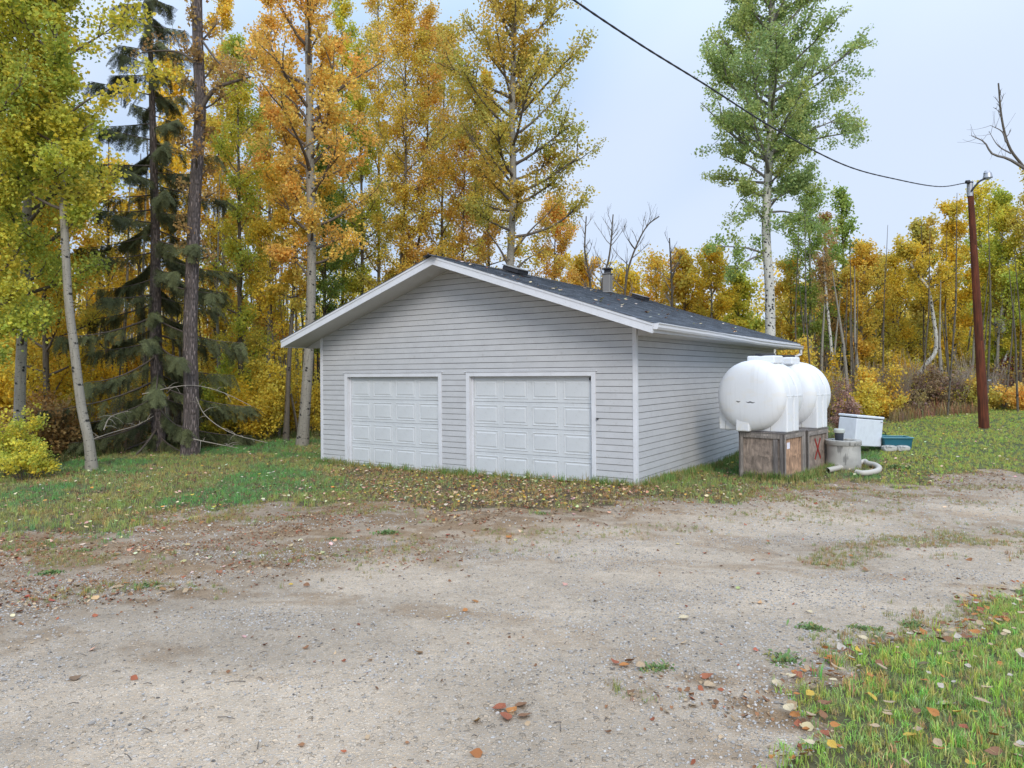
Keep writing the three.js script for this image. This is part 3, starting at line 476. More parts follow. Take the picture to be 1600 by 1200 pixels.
{ // concrete well ring with a grey pail on it
  const p = groundAt(1318, 732), d = -p.z, R = 26 / F * d, H = 45 / F * d, t = thing('concrete_ring', 'pale concrete well ring with a thick rim, half hidden behind the wooden crates', 'well ring', p);
  part('barrel', new THREE.LatheGeometry([[R * 0.7, 0.02], [R * 0.99, -0.03], [R * 0.97, H * 0.2], [R * 0.93, H - 0.1], [R * 0.93, H - 0.05]].map((a) => new THREE.Vector2(...a)), 48), M.concrete, t);
  part('rim', new THREE.LatheGeometry([[R * 0.93, H - 0.115], [R * 1.0, H - 0.1], [R * 1.0, H - 0.012], [R * 0.98, H], [R * 0.72, H], [R * 0.7, H - 0.02], [R * 0.7, 0]].map((a) => new THREE.Vector2(...a)), 48), M.concrete, t);
  part('cover', new THREE.CylinderGeometry(R * 0.7, R * 0.7, 0.04, 40).translate(0, H - 0.06, 0), M.concrete, t);
  const pos = p.clone().add(new THREE.Vector3(-0.1, H - 0.04, 0.02)), b = thing('grey_pail', 'dark grey pail with a wide pale lid standing on the concrete ring', 'pail', pos);
  const bh = 0.2; part('pail_body', new THREE.LatheGeometry([[0, 0], [0.085, 0], [0.095, bh], [0.09, bh]].map((a) => new THREE.Vector2(...a)), 28), std({ color: lin(0.045, 0.055, 0.07), roughness: 0.6 }), b);
  part('pail_lid', new THREE.LatheGeometry([[0.09, bh], [0.115, bh], [0.118, bh + 0.075], [0.1, bh + 0.09], [0, bh + 0.092]].map((a) => new THREE.Vector2(...a)), 28), std({ color: lin(0.52, 0.55, 0.5), roughness: 0.6 }), b);
}
{ // pale hose lying in a loop
  const P = [[1293, 738], [1310, 734], [1330, 729.5], [1346, 725.5], [1351, 723.5], [1356, 727], [1366, 729], [1373, 733], [1371, 738.5], [1360, 741.5], [1348, 742.5], [1338, 741]].map(([x, y]) => { const p = groundAt(x, y + 2.5); p.y += 0.075; return p; });
  const o = thing('drain_hose', 'pale corrugated drain hose lying in a loop beside the concrete ring', 'hose', [0, 0, 0]);
  const pts = smooth(P, 190); part('hose', limb(pts, pts.map((_, i) => 0.056 + 0.006 * (i % 2)), 12), M.hose, o);
}
{ // chest freezer standing askew
  const d = 17.6, p = groundAt(1378, 703), dd = Math.min(d, -p.z), t = thing('chest_freezer', 'white chest freezer standing askew on the grass behind the concrete ring', 'freezer', at(1335.5, 697, dd));
  const wR = 1.15, wL = 0.5, h = 48 / F * dd;
  t.rotation.set(0, 0.55, -0.1, 'ZYX');
  part('cabinet', box(wR, h - 0.07, wL, wR / 2, (h - 0.07) / 2, -wL / 2, 0.03), M.enamel, t);
  const lid = part('lid', box(wR + 0.03, 0.06, wL + 0.03, wR / 2, h - 0.02, -wL / 2, 0.02), M.enamel, t); void lid;
  part('gasket', box(wR - 0.03, 0.022, wL - 0.03, wR / 2, h - 0.06, -wL / 2), M.dark, t); part('latch', box(0.07, 0.02, 0.02, wR - 0.1, h - 0.12, 0.008, 0.004), M.galv, t);
}
{ // teal trough, green tub and two lumps of concrete
  const p = groundAt(1406, 704), d = -p.z, s = d / F, t = thing('teal_trough', 'dark teal plastic trough with a pale rim on the grass right of the freezer', 'trough', p.clone().add(new THREE.Vector3(0, -0.02, -0.25)), -0.12);
  const w = 42 * s, h = 21 * s, sh = (a, b, y0, y1, dep) => { const g = new THREE.CylinderGeometry(0.7071, 0.7071 * b / a, y1 - y0, 4, 1, true); g.rotateY(Math.PI / 4); g.scale(a, 1, dep); g.translate(0, (y0 + y1) / 2, 0); return g.toNonIndexed(); };
  const outer = sh(w, w * 0.9, 0, h, 0.5); outer.computeVertexNormals(); const inner = sh(w - 0.05, w * 0.9 - 0.05, 0.05, h, 0.45); inner.computeVertexNormals();
  M.teal.side = THREE.DoubleSide; part('basin', [outer, inner, box(w * 0.9, 0.04, 0.45, 0, 0.04, 0)], M.teal, t);
  part('rim', [box(w + 0.05, 0.03, 0.05, 0, h, 0.26, 0.01), box(w + 0.05, 0.03, 0.05, 0, h, -0.26, 0.01), box(0.05, 0.03, 0.47, w / 2, h, 0, 0.01), box(0.05, 0.03, 0.47, -w / 2, h, 0, 0.01)], std({ color: lin(0.1, 0.26, 0.3), roughness: 0.5 }), t);
  const q = groundAt(1385, 701), g = thing('green_tub', 'small dark green tub between the freezer and the teal trough', 'tub', q.clone().add(new THREE.Vector3(0, 0, -0.35)));
  M.green.side = THREE.DoubleSide; part('tub', new THREE.LatheGeometry([[0, 0.01], [0.15, 0.01], [0.19, 0.32], [0.2, 0.34], [0.185, 0.34], [0.14, 0.03]].map((a) => new THREE.Vector2(...a)), 28), M.green, g); part('handle', new THREE.TorusGeometry(0.17, 0.01, 6, 20, Math.PI).rotateX(0.5).translate(0, 0.3, 0), M.dark, g);
  for (const [px, py, w2, h2, lab, sd] of [[1389, 705, 21, 9.5, 'rough concrete lump in front of the green tub', 1], [1410, 704.5, 19, 8.5, 'rough concrete lump in front of the teal trough', 2]]) {
    const c = groundAt(px, py), b = new THREE.IcosahedronGeometry(0.5, 3), pp = b.attributes.position; for (let i = 0; i < pp.count; i++) { const x = pp.getX(i), y = pp.getY(i), z = pp.getZ(i), n = 1 + 0.25 * (fbm(x * 3 + sd * 5 + 9, y * 3 + z * 2 + 9, 8, 3) - 0.5), f = (v) => Math.sign(v) * Math.pow(Math.abs(v) * 2, 0.6) / 2; pp.setXYZ(i, f(x) * n, f(y) * n, f(z) * n); }
    b.computeVertexNormals(); b.scale(w2 * s, h2 * s * 1.15, 0.3); b.translate(0, h2 * s * 0.42, 0); const m = part('concrete_lump', b, M.concrete, scene, c.toArray()); tag(m, lab, 'concrete lump');
  }
}

// ------------------------------------------------------------------ pole, lamp, wire
{
  const b = groundAt(1538, 669), d = -b.z, topP = at(1515.5, 286, d), t = thing('power_pole', 'leaning rust-brown wooden power pole with a small lamp arm, on the grass at right', 'pole', b);
  const top = topP.sub(b), m = 8, pts = []; for (let i = 0; i <= m; i++) pts.push(top.clone().multiplyScalar(i / m)); pts[0].y -= 0.25; const r0 = 7.4 / F * d, r1 = 3.9 / F * d;
  part('pole_shaft', limb(pts, pts.map((_, i) => lerp(r0, r1, i / m)), 16), M.rust, t);
  const q = (x, y, z = 0) => at(x, y, d).sub(b).add(new THREE.Vector3(0, 0, z));
  part('pole_band', new THREE.CylinderGeometry(r1 * 1.12, r1 * 1.16, 0.4, 16).translate(top.x, top.y - 0.2, top.z), M.galv, t);
  const arm = smooth([q(1514.5, 300, 0.1), q(1519, 292, 0.16), q(1524, 286, 0.2), q(1531, 282.5, 0.22), q(1536, 281, 0.22)], 14); part('lamp_arm', limb(arm, arm.map(() => 0.028), 8), M.dark, t);
  const h = q(1535.5, 277.5, 0.22), hd = part('lamp_head', [new THREE.CylinderGeometry(0.1, 0.13, 0.14, 16).translate(h.x, h.y, h.z), new THREE.CylinderGeometry(0.06, 0.1, 0.08, 16).translate(h.x - 0.02, h.y + 0.1, h.z)], M.galv, t); part('lamp_glass', new THREE.SphereGeometry(0.1, 16, 8, 0, 6.3, 1.57, 1.57).scale(1, 0.6, 1).translate(h.x, h.y - 0.065, h.z), std({ color: lin(0.5, 0.55, 0.6), roughness: 0.2 }), hd);
  part('insulator', [new THREE.CylinderGeometry(0.05, 0.06, 0.1, 12).rotateZ(1.57).translate(...q(1509, 285.5, 0.08).toArray()), new THREE.CylinderGeometry(0.02, 0.02, 0.22, 8).rotateZ(1.57).translate(...q(1512, 285.5, 0.08).toArray())], M.dark, t);
  const g = q(1537, 594, 0.15); part('tag_plate', box(0.1, 0.035, 0.006, g.x, g.y, g.z + r0 * 0.75), M.galv, t);
  const W = [[1508, 286, 0], [1470, 291.5, 1.4], [1400, 280, 3.6], [1320, 258, 5.6], [1207, 199, 7.8], [1100, 131, 9.5], [995, 66, 10.8], [880, -12, 12], [700, -150, 13.6]].map(([x, y, k]) => at(x, y, d - k * d / 21.6));
  const wp = smooth(W, 120), wire = thing('service_wire', 'dark twisted service wire sagging from the pole across the sky', 'wire'); part('cable', limb(wp, wp.map((_, i) => 0.013 + 0.003 * (i % 2)), 6), M.dark, wire);
}

// ------------------------------------------------------------------ trees
const PAL = { // linear leaf colours, weighted by repetition
  Y: [[0.88, 0.66, 0.07], [0.82, 0.64, 0.1], [0.9, 0.62, 0.06], [0.72, 0.62, 0.11]],
  YG: [[0.78, 0.7, 0.1], [0.6, 0.64, 0.1], [0.88, 0.7, 0.09], [0.5, 0.59, 0.12]],
  G: [[0.32, 0.44, 0.1], [0.4, 0.5, 0.1], [0.5, 0.54, 0.11], [0.28, 0.39, 0.1]],
  T: [[0.42, 0.53, 0.2], [0.48, 0.57, 0.2], [0.55, 0.58, 0.18], [0.36, 0.47, 0.19], [0.45, 0.54, 0.21]],
  O: [[0.92, 0.6, 0.15], [0.9, 0.53, 0.13], [0.92, 0.66, 0.14], [0.84, 0.62, 0.15]],
  OY: [[0.9, 0.65, 0.1], [0.82, 0.66, 0.12], [0.9, 0.58, 0.1], [0.74, 0.64, 0.13]],
  OL: [[0.66, 0.57, 0.12], [0.56, 0.53, 0.12], [0.74, 0.58, 0.12], [0.8, 0.54, 0.11]],
  B: [[0.5, 0.28, 0.1], [0.56, 0.36, 0.13], [0.4, 0.25, 0.1], [0.62, 0.42, 0.15]],
  R: [[0.24, 0.05, 0.055], [0.32, 0.07, 0.06], [0.18, 0.05, 0.05]],
  P: [[0.5, 0.3, 0.24], [0.4, 0.2, 0.15], [0.56, 0.38, 0.3]],
  D: [[0.26, 0.16, 0.13], [0.36, 0.24, 0.14], [0.5, 0.4, 0.14]],
};
const CLUMPS = [1, 2, 3].map((s) => leafClump(12, 0.23, 0.086, s * 11)), CLUMPS_FAR = [4, 5, 6].map((s) => leafClump(13, 0.36, 0.12, s * 11)), CLUMPS_SMALL = [7, 8].map((s) => leafClump(12, 0.13, 0.055, s * 11));
const SPRAYS = [1, 2, 3].map((s) => spruceSpray(s * 5));
const V = (x, y, z) => new THREE.Vector3(x, y, z);
// spec: path [[px, py], ...] from the ground up at distance d, crown {lo, hi, hw (px), n, pal}, lobes [[px, py, rx, ry, n]]
function tree(s) {
  const r = rng(s.seed ?? Math.round(s.path[0][0] * 7 + s.d * 131)), d = s.d, p0 = onGround(s.path[0][0], d), k = d / F;
  const t = thing(s.name ?? 'aspen_tree', s.label, s.category ?? 'tree', p0, 0, s.group);
  const raw0 = s.path.slice(1).map(([x, y], i) => at(x, y, d + (s.lean ?? 0) * (i + 1)).sub(p0)); if (raw0.length === 1) raw0.unshift(raw0[0].clone().multiplyScalar(0.5).add(V((r() - 0.5) * 0.25, 0, (r() - 0.5) * 0.3)));
  const pts = smooth([V(0, -0.3, 0), ...raw0], 26), H = pts[pts.length - 1].y, R0 = (s.w / 2) * k;
  const rad = pts.map((p) => Math.max(0.012, R0 * (lerp(1, s.tip ?? 0.16, Math.pow(clamp(p.y / H), 0.85)) + 0.35 * Math.exp(-Math.max(0, p.y) * 3))));
  part('trunk', limb(pts, rad, s.w > 9 ? 14 : 8), M[s.bark ?? 'barkGrey'], t);
  const on = (y) => { let i = 0; while (i < pts.length - 2 && pts[i + 1].y < y) i++; const f = clamp((y - pts[i].y) / Math.max(1e-3, pts[i + 1].y - pts[i].y)); return [pts[i].clone().lerp(pts[i + 1], f), lerp(rad[i], rad[i + 1], f)]; };
  const twigs = [], list = [], pal = PAL[s.pal ?? 'Y'], c = s.crown, set = s.far ? CLUMPS_FAR : CLUMPS, big = s.big ?? 1;
  const leafAt = (p, tone) => { const b = pal[Math.floor(r() * pal.length)], m = 0.55, kk = 0.82 + 0.36 * r(); list.push({ p, q: new THREE.Quaternion().setFromEuler(new THREE.Euler((r() - 0.5) * 1.6, r() * 6.28, (r() - 0.5) * 1.6)), s: (0.75 + 0.5 * r()) * big, c: [0, 1, 2].map((j) => lerp(b[j], tone[j], m) * kk) }); };
  const bough = (from, dir, L, rr, n, depth, tone, up = 0.35) => {
    const P = [], m = 5; let q = from.clone(), v = dir.clone(); for (let i = 0; i <= m; i++) { P.push(q.clone()); v.add(V((r() - 0.5) * 0.35, up * 0.28 + (r() - 0.5) * 0.22, (r() - 0.5) * 0.35)).normalize(); q = q.clone().addScaledVector(v, L / m); }
    twigs.push(limb(P, P.map((_, i) => Math.max(0.0045, rr * (1 - 0.85 * i / m))), depth ? 3 : 5));
    const curve = new THREE.CatmullRomCurve3(P), sp = s.spread ?? 0.13;
    for (let i = 0; i < n; i++) { const u = 0.22 + 0.78 * Math.pow(r(), 0.7), p = curve.getPoint(u), g = sp * L + 0.1; p.add(V((r() + r() - 1) * g, (r() + r() - 1) * g * 0.8, (r() + r() - 1) * g)); leafAt(p, tone); }
    if (depth < 1) for (let i = 0; i < 4; i++) { const u = 0.3 + 0.62 * r(), p = curve.getPoint(u), dd = curve.getTangent(u).add(V((r() - 0.5) * 1.7, (r() - 0.35) * 0.8, (r() - 0.5) * 1.7)).normalize(); bough(p, dd, L * (0.3 + 0.22 * r()), rr * 0.5, Math.round(n * 0.32), depth + 1, tone, up); }
  };
  if (c) {
    const yOf = (py) => at(s.path[0][0], py, d).y - p0.y, y0 = yOf(c.lo), y1 = yOf(c.hi), hw = c.hw * k, N = Math.round((c.b ?? 30) * 1.2), per = (s.far ? 0.62 : 0.8) * c.n / N / 2.3;
    for (let i = 0; i < N; i++) {
      const u = (i + r()) / N, y = Math.min(lerp(y0, y1, u), H - 0.1), env = Math.pow(Math.sin(Math.PI * lerp(c.s0 ?? 0.2, 0.93, u)), 0.75), [p, tr] = on(y - 0.18 * hw), a = i * 2.4 + r() * 0.9, L = hw * 1.12 * env * (0.42 + 0.8 * Math.pow(r(), 1.1)), el = lerp(0.25, 1.0, u) + (r() - 0.5) * 0.4 - (c.droop ?? 0);
      const tone = pal[Math.floor(r() * pal.length)];
      bough(p, V(Math.cos(a) * Math.cos(el), Math.sin(el), Math.sin(a) * Math.cos(el)), L, Math.min(tr * 0.55, 0.02 + L * 0.018), Math.round(per * (0.5 + 0.7 * env) * (0.7 + 0.6 * r())), 0, tone);
    }
  }
  for (const [px, py, rx, ry, n, fx, fy, pl] of s.lobes ?? []) { // a heavy bough carried out to a clump of foliage
    const cen = at(px, py, d - 0.4 + r() * 0.8).sub(p0), [p, tr] = on(fy !== undefined ? at(fx, fy, d).y - p0.y : cen.y - 0.5), way = smooth([p, p.clone().lerp(cen, 0.45).add(V(0, 0.12 * (s.sag ?? 1), 0)), cen], 8);
    twigs.push(limb(way, way.map((_, i) => Math.max(0.008, Math.min(tr * 0.45, 0.055) * (1 - 0.7 * i / 8))), 6));
    const P2 = pl ? PAL[pl] : pal, M2 = Math.max(4, Math.round(n / 26));
    for (let i = 0; i < M2; i++) { const dir = V(r() - 0.5, r() - 0.45, r() - 0.5).normalize(), tone = P2[Math.floor(r() * P2.length)]; const st = way[5 + Math.floor(r() * 4)]; const L = (Math.abs(dir.x) * rx + Math.abs(dir.y) * ry + Math.abs(dir.z) * rx * 0.8) * k * (0.6 + 0.6 * r()); bough(st, dir, L, 0.014, 11, 1, tone, 0.1); }
  }
  for (const b of s.limbs ?? []) { const P = smooth(b.p.map(([x, y], i) => at(x, y, d + (b.dz ?? 0) * i / b.p.length).sub(p0)), 10); twigs.push(limb(P, P.map((_, i) => Math.max(0.008, b.w / 2 * k * (1 - 0.75 * i / 10))), 7)); for (let i = 0; i < (b.n ?? 0); i++) { const q = P[3 + Math.floor(r() * 8)]; const tone = pal[Math.floor(r() * pal.length)]; bough(q, V(r() - 0.5, r() - 0.2, r() - 0.5).normalize(), 0.3 + r() * 0.7, 0.01, b.leaf ?? 0, 1, tone); } }
  for (let i = 0; i < (s.bare ?? 0); i++) { // leafless fine branches
    const y = lerp(s.bareLo ?? 0.3, 0.97, Math.pow(r(), 0.8)) * H, [p, tr] = on(y), a = i * 2.4 + r(), el = 0.5 + r() * 0.6, L = (s.bareL ?? 1.6) * (0.5 + 0.7 * r()) * (1.15 - 0.7 * y / H);
    bough(p, V(Math.cos(a) * Math.cos(el), Math.sin(el), Math.sin(a) * Math.cos(el)), L, Math.min(tr * 0.6, 0.035), s.bareN ?? 0, 0, pal[0]);
  }
  if (twigs.length) part('branches', twigs, M[s.twig ?? 'twig'], t);
  if (list.length) scatter('crown', set[Math.floor(r() * 3)], leafMat, list, t, 'stuff');
  return t;
}
function spruce(s) {
  const r = rng(s.seed ?? s.px * 3), d = s.d, k = d / F, p0 = onGround(s.px, d), t = thing('spruce_tree', s.label, 'tree', p0), top = at(s.px + (s.dx ?? 0), s.top, d).sub(p0), H = top.y;
  const pts = [0, 0.2, 0.4, 0.6, 0.8, 1].map((u) => V(top.x * u + (r() - 0.5) * 0.08, H * u - (u ? 0 : 0.3), top.z * u)); part('trunk', limb(pts, pts.map((_, i) => Math.max(0.02, s.w / 2 * k * (1 - 0.92 * i / 5))), 12), M.barkBrown, t);
  const wood = [], list = [], N = s.n;
  for (let i = 0; i < N; i++) {
    const u = Math.pow((i + r()) / N, 1.12) * 0.99, h = lerp(s.low ?? 0.35, H, u), a = i * 2.399 + r() * 0.8, L = Math.max(0.35, s.hw * k * Math.pow(1 - u, s.pow ?? 0.8) * (0.62 + 0.55 * r())), o = V(top.x * u, h, top.z * u);
    const drop = lerp(0.34, -0.12, u) + (r() - 0.5) * 0.2, P = [];
    for (let j = 0; j <= 6; j++) { const v = j / 6, e = L * v; P.push(o.clone().add(V(Math.cos(a) * e, -drop * L * (1.5 * v - 0.75 * v * v) * 1.1, Math.sin(a) * e))); }
    wood.push(limb(P, P.map((_, j) => Math.max(0.005, (0.012 + L * 0.009) * (1 - j / 7))), 4));
    const c = new THREE.CatmullRomCurve3(P), n = Math.round((s.dens ?? 13) * L * (0.45 + 0.75 * r()));
    for (let j = 0; j < n; j++) { const v = Math.pow(lerp(0.05, 1, r()), 0.75), p = c.getPoint(v), yaw = a + (r() - 0.5) * 2.3; if (p.y < 0.05) p.y = 0.05; const kk = 0.65 + 0.7 * r(); list.push({ p, ry: -yaw + Math.PI / 2, rx: 0.35 + r() * 1.1, rz: (r() - 0.5) * 0.8, s: (0.75 + 0.55 * r()) * (s.big ?? 1), c: [0.1 * kk, 0.112 * kk, 0.045 * kk] }); }
  }
  part('branches', wood, M.twig, t); scatter('crown', SPRAYS[s.px % 3], needleMat, list, t, 'stuff');
  return t;
}
function shrub(s) { // s: px, d, hw, top (px), n, pal, label
  const r = rng(s.seed ?? Math.round(s.px * 5 + s.n)), d = s.d, k = d / F, p0 = onGround(s.px, d), t = thing(s.name ?? 'shrub', s.label, s.category ?? 'shrub', p0, 0, s.group), H = at(s.px, s.top, d).y - p0.y, hw = s.hw * k, list = [], pal = PAL[s.pal], st = [], set = s.small ? CLUMPS_SMALL : s.far ? CLUMPS_FAR : CLUMPS;
  const S = s.stems ?? 16;
  for (let i = 0; i < S; i++) {
    const a = i * 2.4 + r(), rr = Math.sqrt(r()) * hw, hh = H * (1 - 0.45 * (rr / hw) ** 2) * (0.5 + 0.62 * r()), b = V(Math.cos(a) * rr * 0.3, -0.05, Math.sin(a) * rr * 0.3), e = V(Math.cos(a) * rr, hh, Math.sin(a) * rr), P = smooth([b, b.clone().lerp(e, 0.5).add(V((r() - 0.5) * 0.2, 0.08 * hh, (r() - 0.5) * 0.2)), e], 5);
    st.push(limb(P, P.map((_, j) => Math.max(0.004, 0.014 * (1 - 0.7 * j / 5))), 4));
    const tone = pal[Math.floor(r() * pal.length)], c = new THREE.CatmullRomCurve3(P);
    for (let j = 0; j < s.n / S; j++) { const p = c.getPoint(Math.pow(lerp(s.u0 ?? 0.1, 1, r()), 0.8)), g = Math.min(0.45, hw * 0.28); p.add(V((r() + r() - 1) * g, (r() + r() - 1) * g * 0.7, (r() + r() - 1) * g)); if (p.y < 0.06) p.y = 0.06 + r() * 0.1; const q = pal[Math.floor(r() * pal.length)], kk = 0.8 + 0.4 * r(); list.push({ p, q: new THREE.Quaternion().setFromEuler(new THREE.Euler((r() - 0.5) * 1.6, r() * 6.28, (r() - 0.5) * 1.6)), s: (0.75 + 0.5 * r()) * (s.big ?? 1), c: [0, 1, 2].map((m) => lerp(q[m], tone[m], 0.5) * kk) }); }
  }
  part('stems', st, M[s.twig ?? 'twig'], t); scatter('foliage', set[Math.round(s.px) & 1], leafMat, list, t, 'stuff');
  return t;
}
// --- left of the garage
tree({ path: [[145, 735], [139, 690], [128, 640], [116, 545], [107, 470], [103, 400], [97, 290], [88, 150], [84, -30], [80, -260]], d: 17.2, w: 15, tip: 0.4, bark: 'barkGrey', pal: 'YG', crown: { lo: 330, hi: -220, hw: 105, n: 2400, b: 34 }, lobes: [[215, 120, 42, 24, 110, 92, 190, 'Y'], [150, 190, 40, 26, 100, 94, 240], [145, 300, 30, 22, 60, 98, 330, 'OY']], label: 'slim pale aspen with a crooked trunk, in front of the spruce' });
tree({ path: [[28, 700], [33, 560], [40, 420], [43, 300], [48, 100], [50, -250]], d: 18.6, w: 17, tip: 0.4, bark: 'barkGrey', pal: 'YG', crown: { lo: 520, hi: -230, hw: 120, n: 3600, b: 46 }, lobes: [[20, 270, 50, 60, 160, 44, 330, 'Y'], [90, 60, 55, 40, 160, 48, 120, 'G'], [70, 200, 60, 55, 180, 46, 260, 'G']], label: 'pale-trunked aspen with yellow-green leaves, left of the crooked aspen' });
tree({ path: [[-45, 720], [-42, 400], [-45, -150]], d: 16.2, w: 18, bark: 'barkGrey', pal: 'YG', crown: { lo: 560, hi: -140, hw: 120, n: 2600, b: 34 }, lobes: [[10, 120, 45, 50, 140, -42, 200, 'Y'], [15, 470, 45, 40, 120, -42, 520, 'Y']], label: 'yellow-green aspen whose crown fills the left edge of the picture' });
tree({ path: [[76, 690], [70, 500], [66, 330], [60, 60]], d: 21.5, w: 11, bark: 'barkDark', pal: 'Y', crown: { lo: 640, hi: 160, hw: 85, n: 2000, b: 34 }, label: 'dark-trunked aspen with golden leaves, just left of the crooked aspen and behind it' });
tree({ path: [[112, 690], [90, 520], [92, 350], [88, 120]], d: 25, w: 10, bark: 'barkDark', pal: 'OY', crown: { lo: 640, hi: 200, hw: 80, n: 1500, b: 28 }, far: true, label: 'thin golden aspen farther back between the left edge and the spruce' });
tree({ path: [[165, 690], [168, 500], [170, 220]], d: 28, w: 9, bark: 'barkDark', pal: 'Y', crown: { lo: 620, hi: 260, hw: 70, n: 1100, b: 24 }, far: true, label: 'yellow aspen behind the left half of the spruce' });
tree({ path: [[15, 690], [12, 500], [8, 250]], d: 24, w: 10, bark: 'barkDark', pal: 'Y', crown: { lo: 660, hi: 260, hw: 85, n: 1500, b: 28 }, far: true, label: 'golden aspen deep in the woods at the far left' });
tree({ path: [[215, 690], [217, 480], [220, 240]], d: 30, w: 8, bark: 'barkDark', pal: 'OY', crown: { lo: 640, hi: 300, hw: 60, n: 900, b: 20 }, far: true, label: 'orange-yellow aspen right behind the spruce trunk' });
spruce({ px: 249, dx: -18, d: 21.6, top: -170, w: 21, hw: 160, n: 104, dens: 22, pow: 0.82, big: 0.88, seed: 77, label: 'tall dark green spruce with drooping boughs down to the ground' });
tree({ name: 'poplar_tree', path: [[296, 706], [299, 620], [297, 540], [301, 400], [305, 300], [313, 170], [309, 66], [306, -200]], d: 20.6, w: 24, tip: 0.55, bark: 'barkBrown', pal: 'B', crown: { lo: 420, hi: -180, hw: 46, n: 190, b: 26 }, limbs: [{ p: [[307, 180], [335, 140], [365, 128], [392, 120]], w: 9, n: 14, leaf: 2, dz: -0.6 }, { p: [[309, 100], [280, 82], [240, 80], [205, 86]], w: 5, n: 8, leaf: 1 }, { p: [[313, 60], [350, 105], [400, 122]], w: 4, n: 8, leaf: 2 }], label: 'old poplar with a thick furrowed brown trunk, right of the spruce' });
tree({ path: [[378, 620], [375, 500], [374, 350], [370, 60]], d: 26, w: 10, bark: 'barkDark', pal: 'YG', crown: { lo: 560, hi: 60, hw: 62, n: 1700, b: 32 }, label: 'slim yellow-green aspen halfway between the furrowed poplar and the garage' });
tree({ path: [[471, 694], [478, 620], [484, 520], [487, 400], [485, 300], [484, 180], [482, 66], [480, -170]], d: 23, w: 17, tip: 0.5, bark: 'barkGrey', pal: 'O', crown: { lo: 400, hi: -150, hw: 112, n: 2100, b: 36 }, lobes: [[600, 95, 45, 22, 70, 486, 180], [560, 200, 50, 40, 90, 486, 260], [430, 230, 45, 50, 90, 486, 300], [450, 400, 40, 50, 80, 486, 440, 'OY'], [420, 130, 50, 40, 90, 484, 190]], label: 'tall aspen with a thick pale grey trunk and orange leaves, beside the left eave' });
tree({ path: [[446, 690], [452, 560], [460, 420], [455, 260], [450, 90]], d: 24.5, w: 9, bark: 'barkDark', pal: 'OY', crown: { lo: 480, hi: 100, hw: 60, n: 1100, b: 26 }, label: 'slim dark-stemmed aspen just left of the thick pale trunk by the eave' });
tree({ path: [[437, 692], [428, 560], [422, 420], [430, 250]], d: 25.5, w: 5, bark: 'barkDark', pal: 'Y', crown: { lo: 600, hi: 260, hw: 46, n: 620, b: 20 }, label: 'thin leaning sapling left of the slim dark-stemmed aspen' });
tree({ path: [[335, 680], [338, 480], [342, 180]], d: 30, w: 9, bark: 'barkDark', pal: 'OY', crown: { lo: 640, hi: 190, hw: 62, n: 1300, b: 26 }, far: true, label: 'yellow aspen behind the furrowed poplar' });
tree({ path: [[408, 680], [404, 460], [410, 150]], d: 32, w: 8, bark: 'barkDark', pal: 'YG', crown: { lo: 640, hi: 180, hw: 58, n: 1200, b: 24 }, far: true, label: 'pale green-yellow aspen in the woods left of the garage eave' });
// --- behind the garage
tree({ path: [[507, 640], [507, 400], [505, 190]], d: 29, w: 9, bark: 'barkDark', pal: 'G', crown: { lo: 560, hi: 215, hw: 58, n: 1700, b: 30 }, label: 'green-leaved aspen behind the left roof slope, next to the thick pale trunk' });
tree({ path: [[560, 640], [566, 420], [560, 70]], d: 30, w: 9, bark: 'barkDark', pal: 'YG', crown: { lo: 520, hi: 80, hw: 52, n: 1600, b: 32 }, lobes: [[545, 380, 30, 50, 110, 564, 450, 'G'], [530, 300, 30, 40, 90, 564, 360, 'G']], label: 'olive-green aspen rising above the middle of the left roof slope' });
tree({ path: [[622, 640], [627, 420], [634, 260], [630, -70]], d: 28.5, w: 8, bark: 'barkDark', pal: 'OY', crown: { lo: 470, hi: -60, hw: 74, n: 2600, b: 44 }, label: 'orange-gold aspen just left of the gable peak' });
tree({ path: [[648, 640], [650, 420], [664, 300], [672, 10]], d: 29.5, w: 7, bark: 'barkDark', pal: 'O', crown: { lo: 450, hi: 20, hw: 60, n: 1700, b: 34 }, label: 'orange aspen with a forked dark stem directly above the gable peak' });
tree({ path: [[793, 620], [797, 420], [802, 300], [800, 180], [803, 66], [804, -200]], d: 26.5, w: 15, tip: 0.4, bark: 'barkGrey', pal: 'OL', crown: { lo: 350, hi: -180, hw: 128, n: 3900, b: 52, s0: 0.3 }, lobes: [[860, 330, 40, 40, 120, 798, 400, 'O'], [850, 390, 45, 30, 110, 798, 430, 'OY'], [760, 360, 40, 45, 110, 798, 420, 'YG'], [890, 215, 30, 24, 40, 801, 260, 'G'], [725, 200, 40, 60, 100, 800, 290]], label: 'broad tall olive-gold aspen behind the ridge, with a bare grey lower trunk' });
tree({ path: [[716, 620], [722, 420], [728, 180]], d: 30.5, w: 7, bark: 'barkDark', pal: 'O', crown: { lo: 470, hi: 190, hw: 56, n: 1400, b: 28 }, label: 'orange aspen right of the gable peak, left of the broad olive aspen' });
tree({ path: [[868, 620], [866, 470], [868, 330]], d: 31, w: 7, bark: 'barkDark', pal: 'O', crown: { lo: 480, hi: 300, hw: 46, n: 900, b: 22 }, label: 'low orange aspen at the right skirt of the broad olive aspen' });
tree({ path: [[690, 620], [690, 400], [695, 60]], d: 33, w: 8, bark: 'barkDark', pal: 'OL', crown: { lo: 460, hi: -20, hw: 60, n: 1700, b: 32 }, far: true, label: 'thin olive aspen behind the gable peak, farther back than the orange ones' });
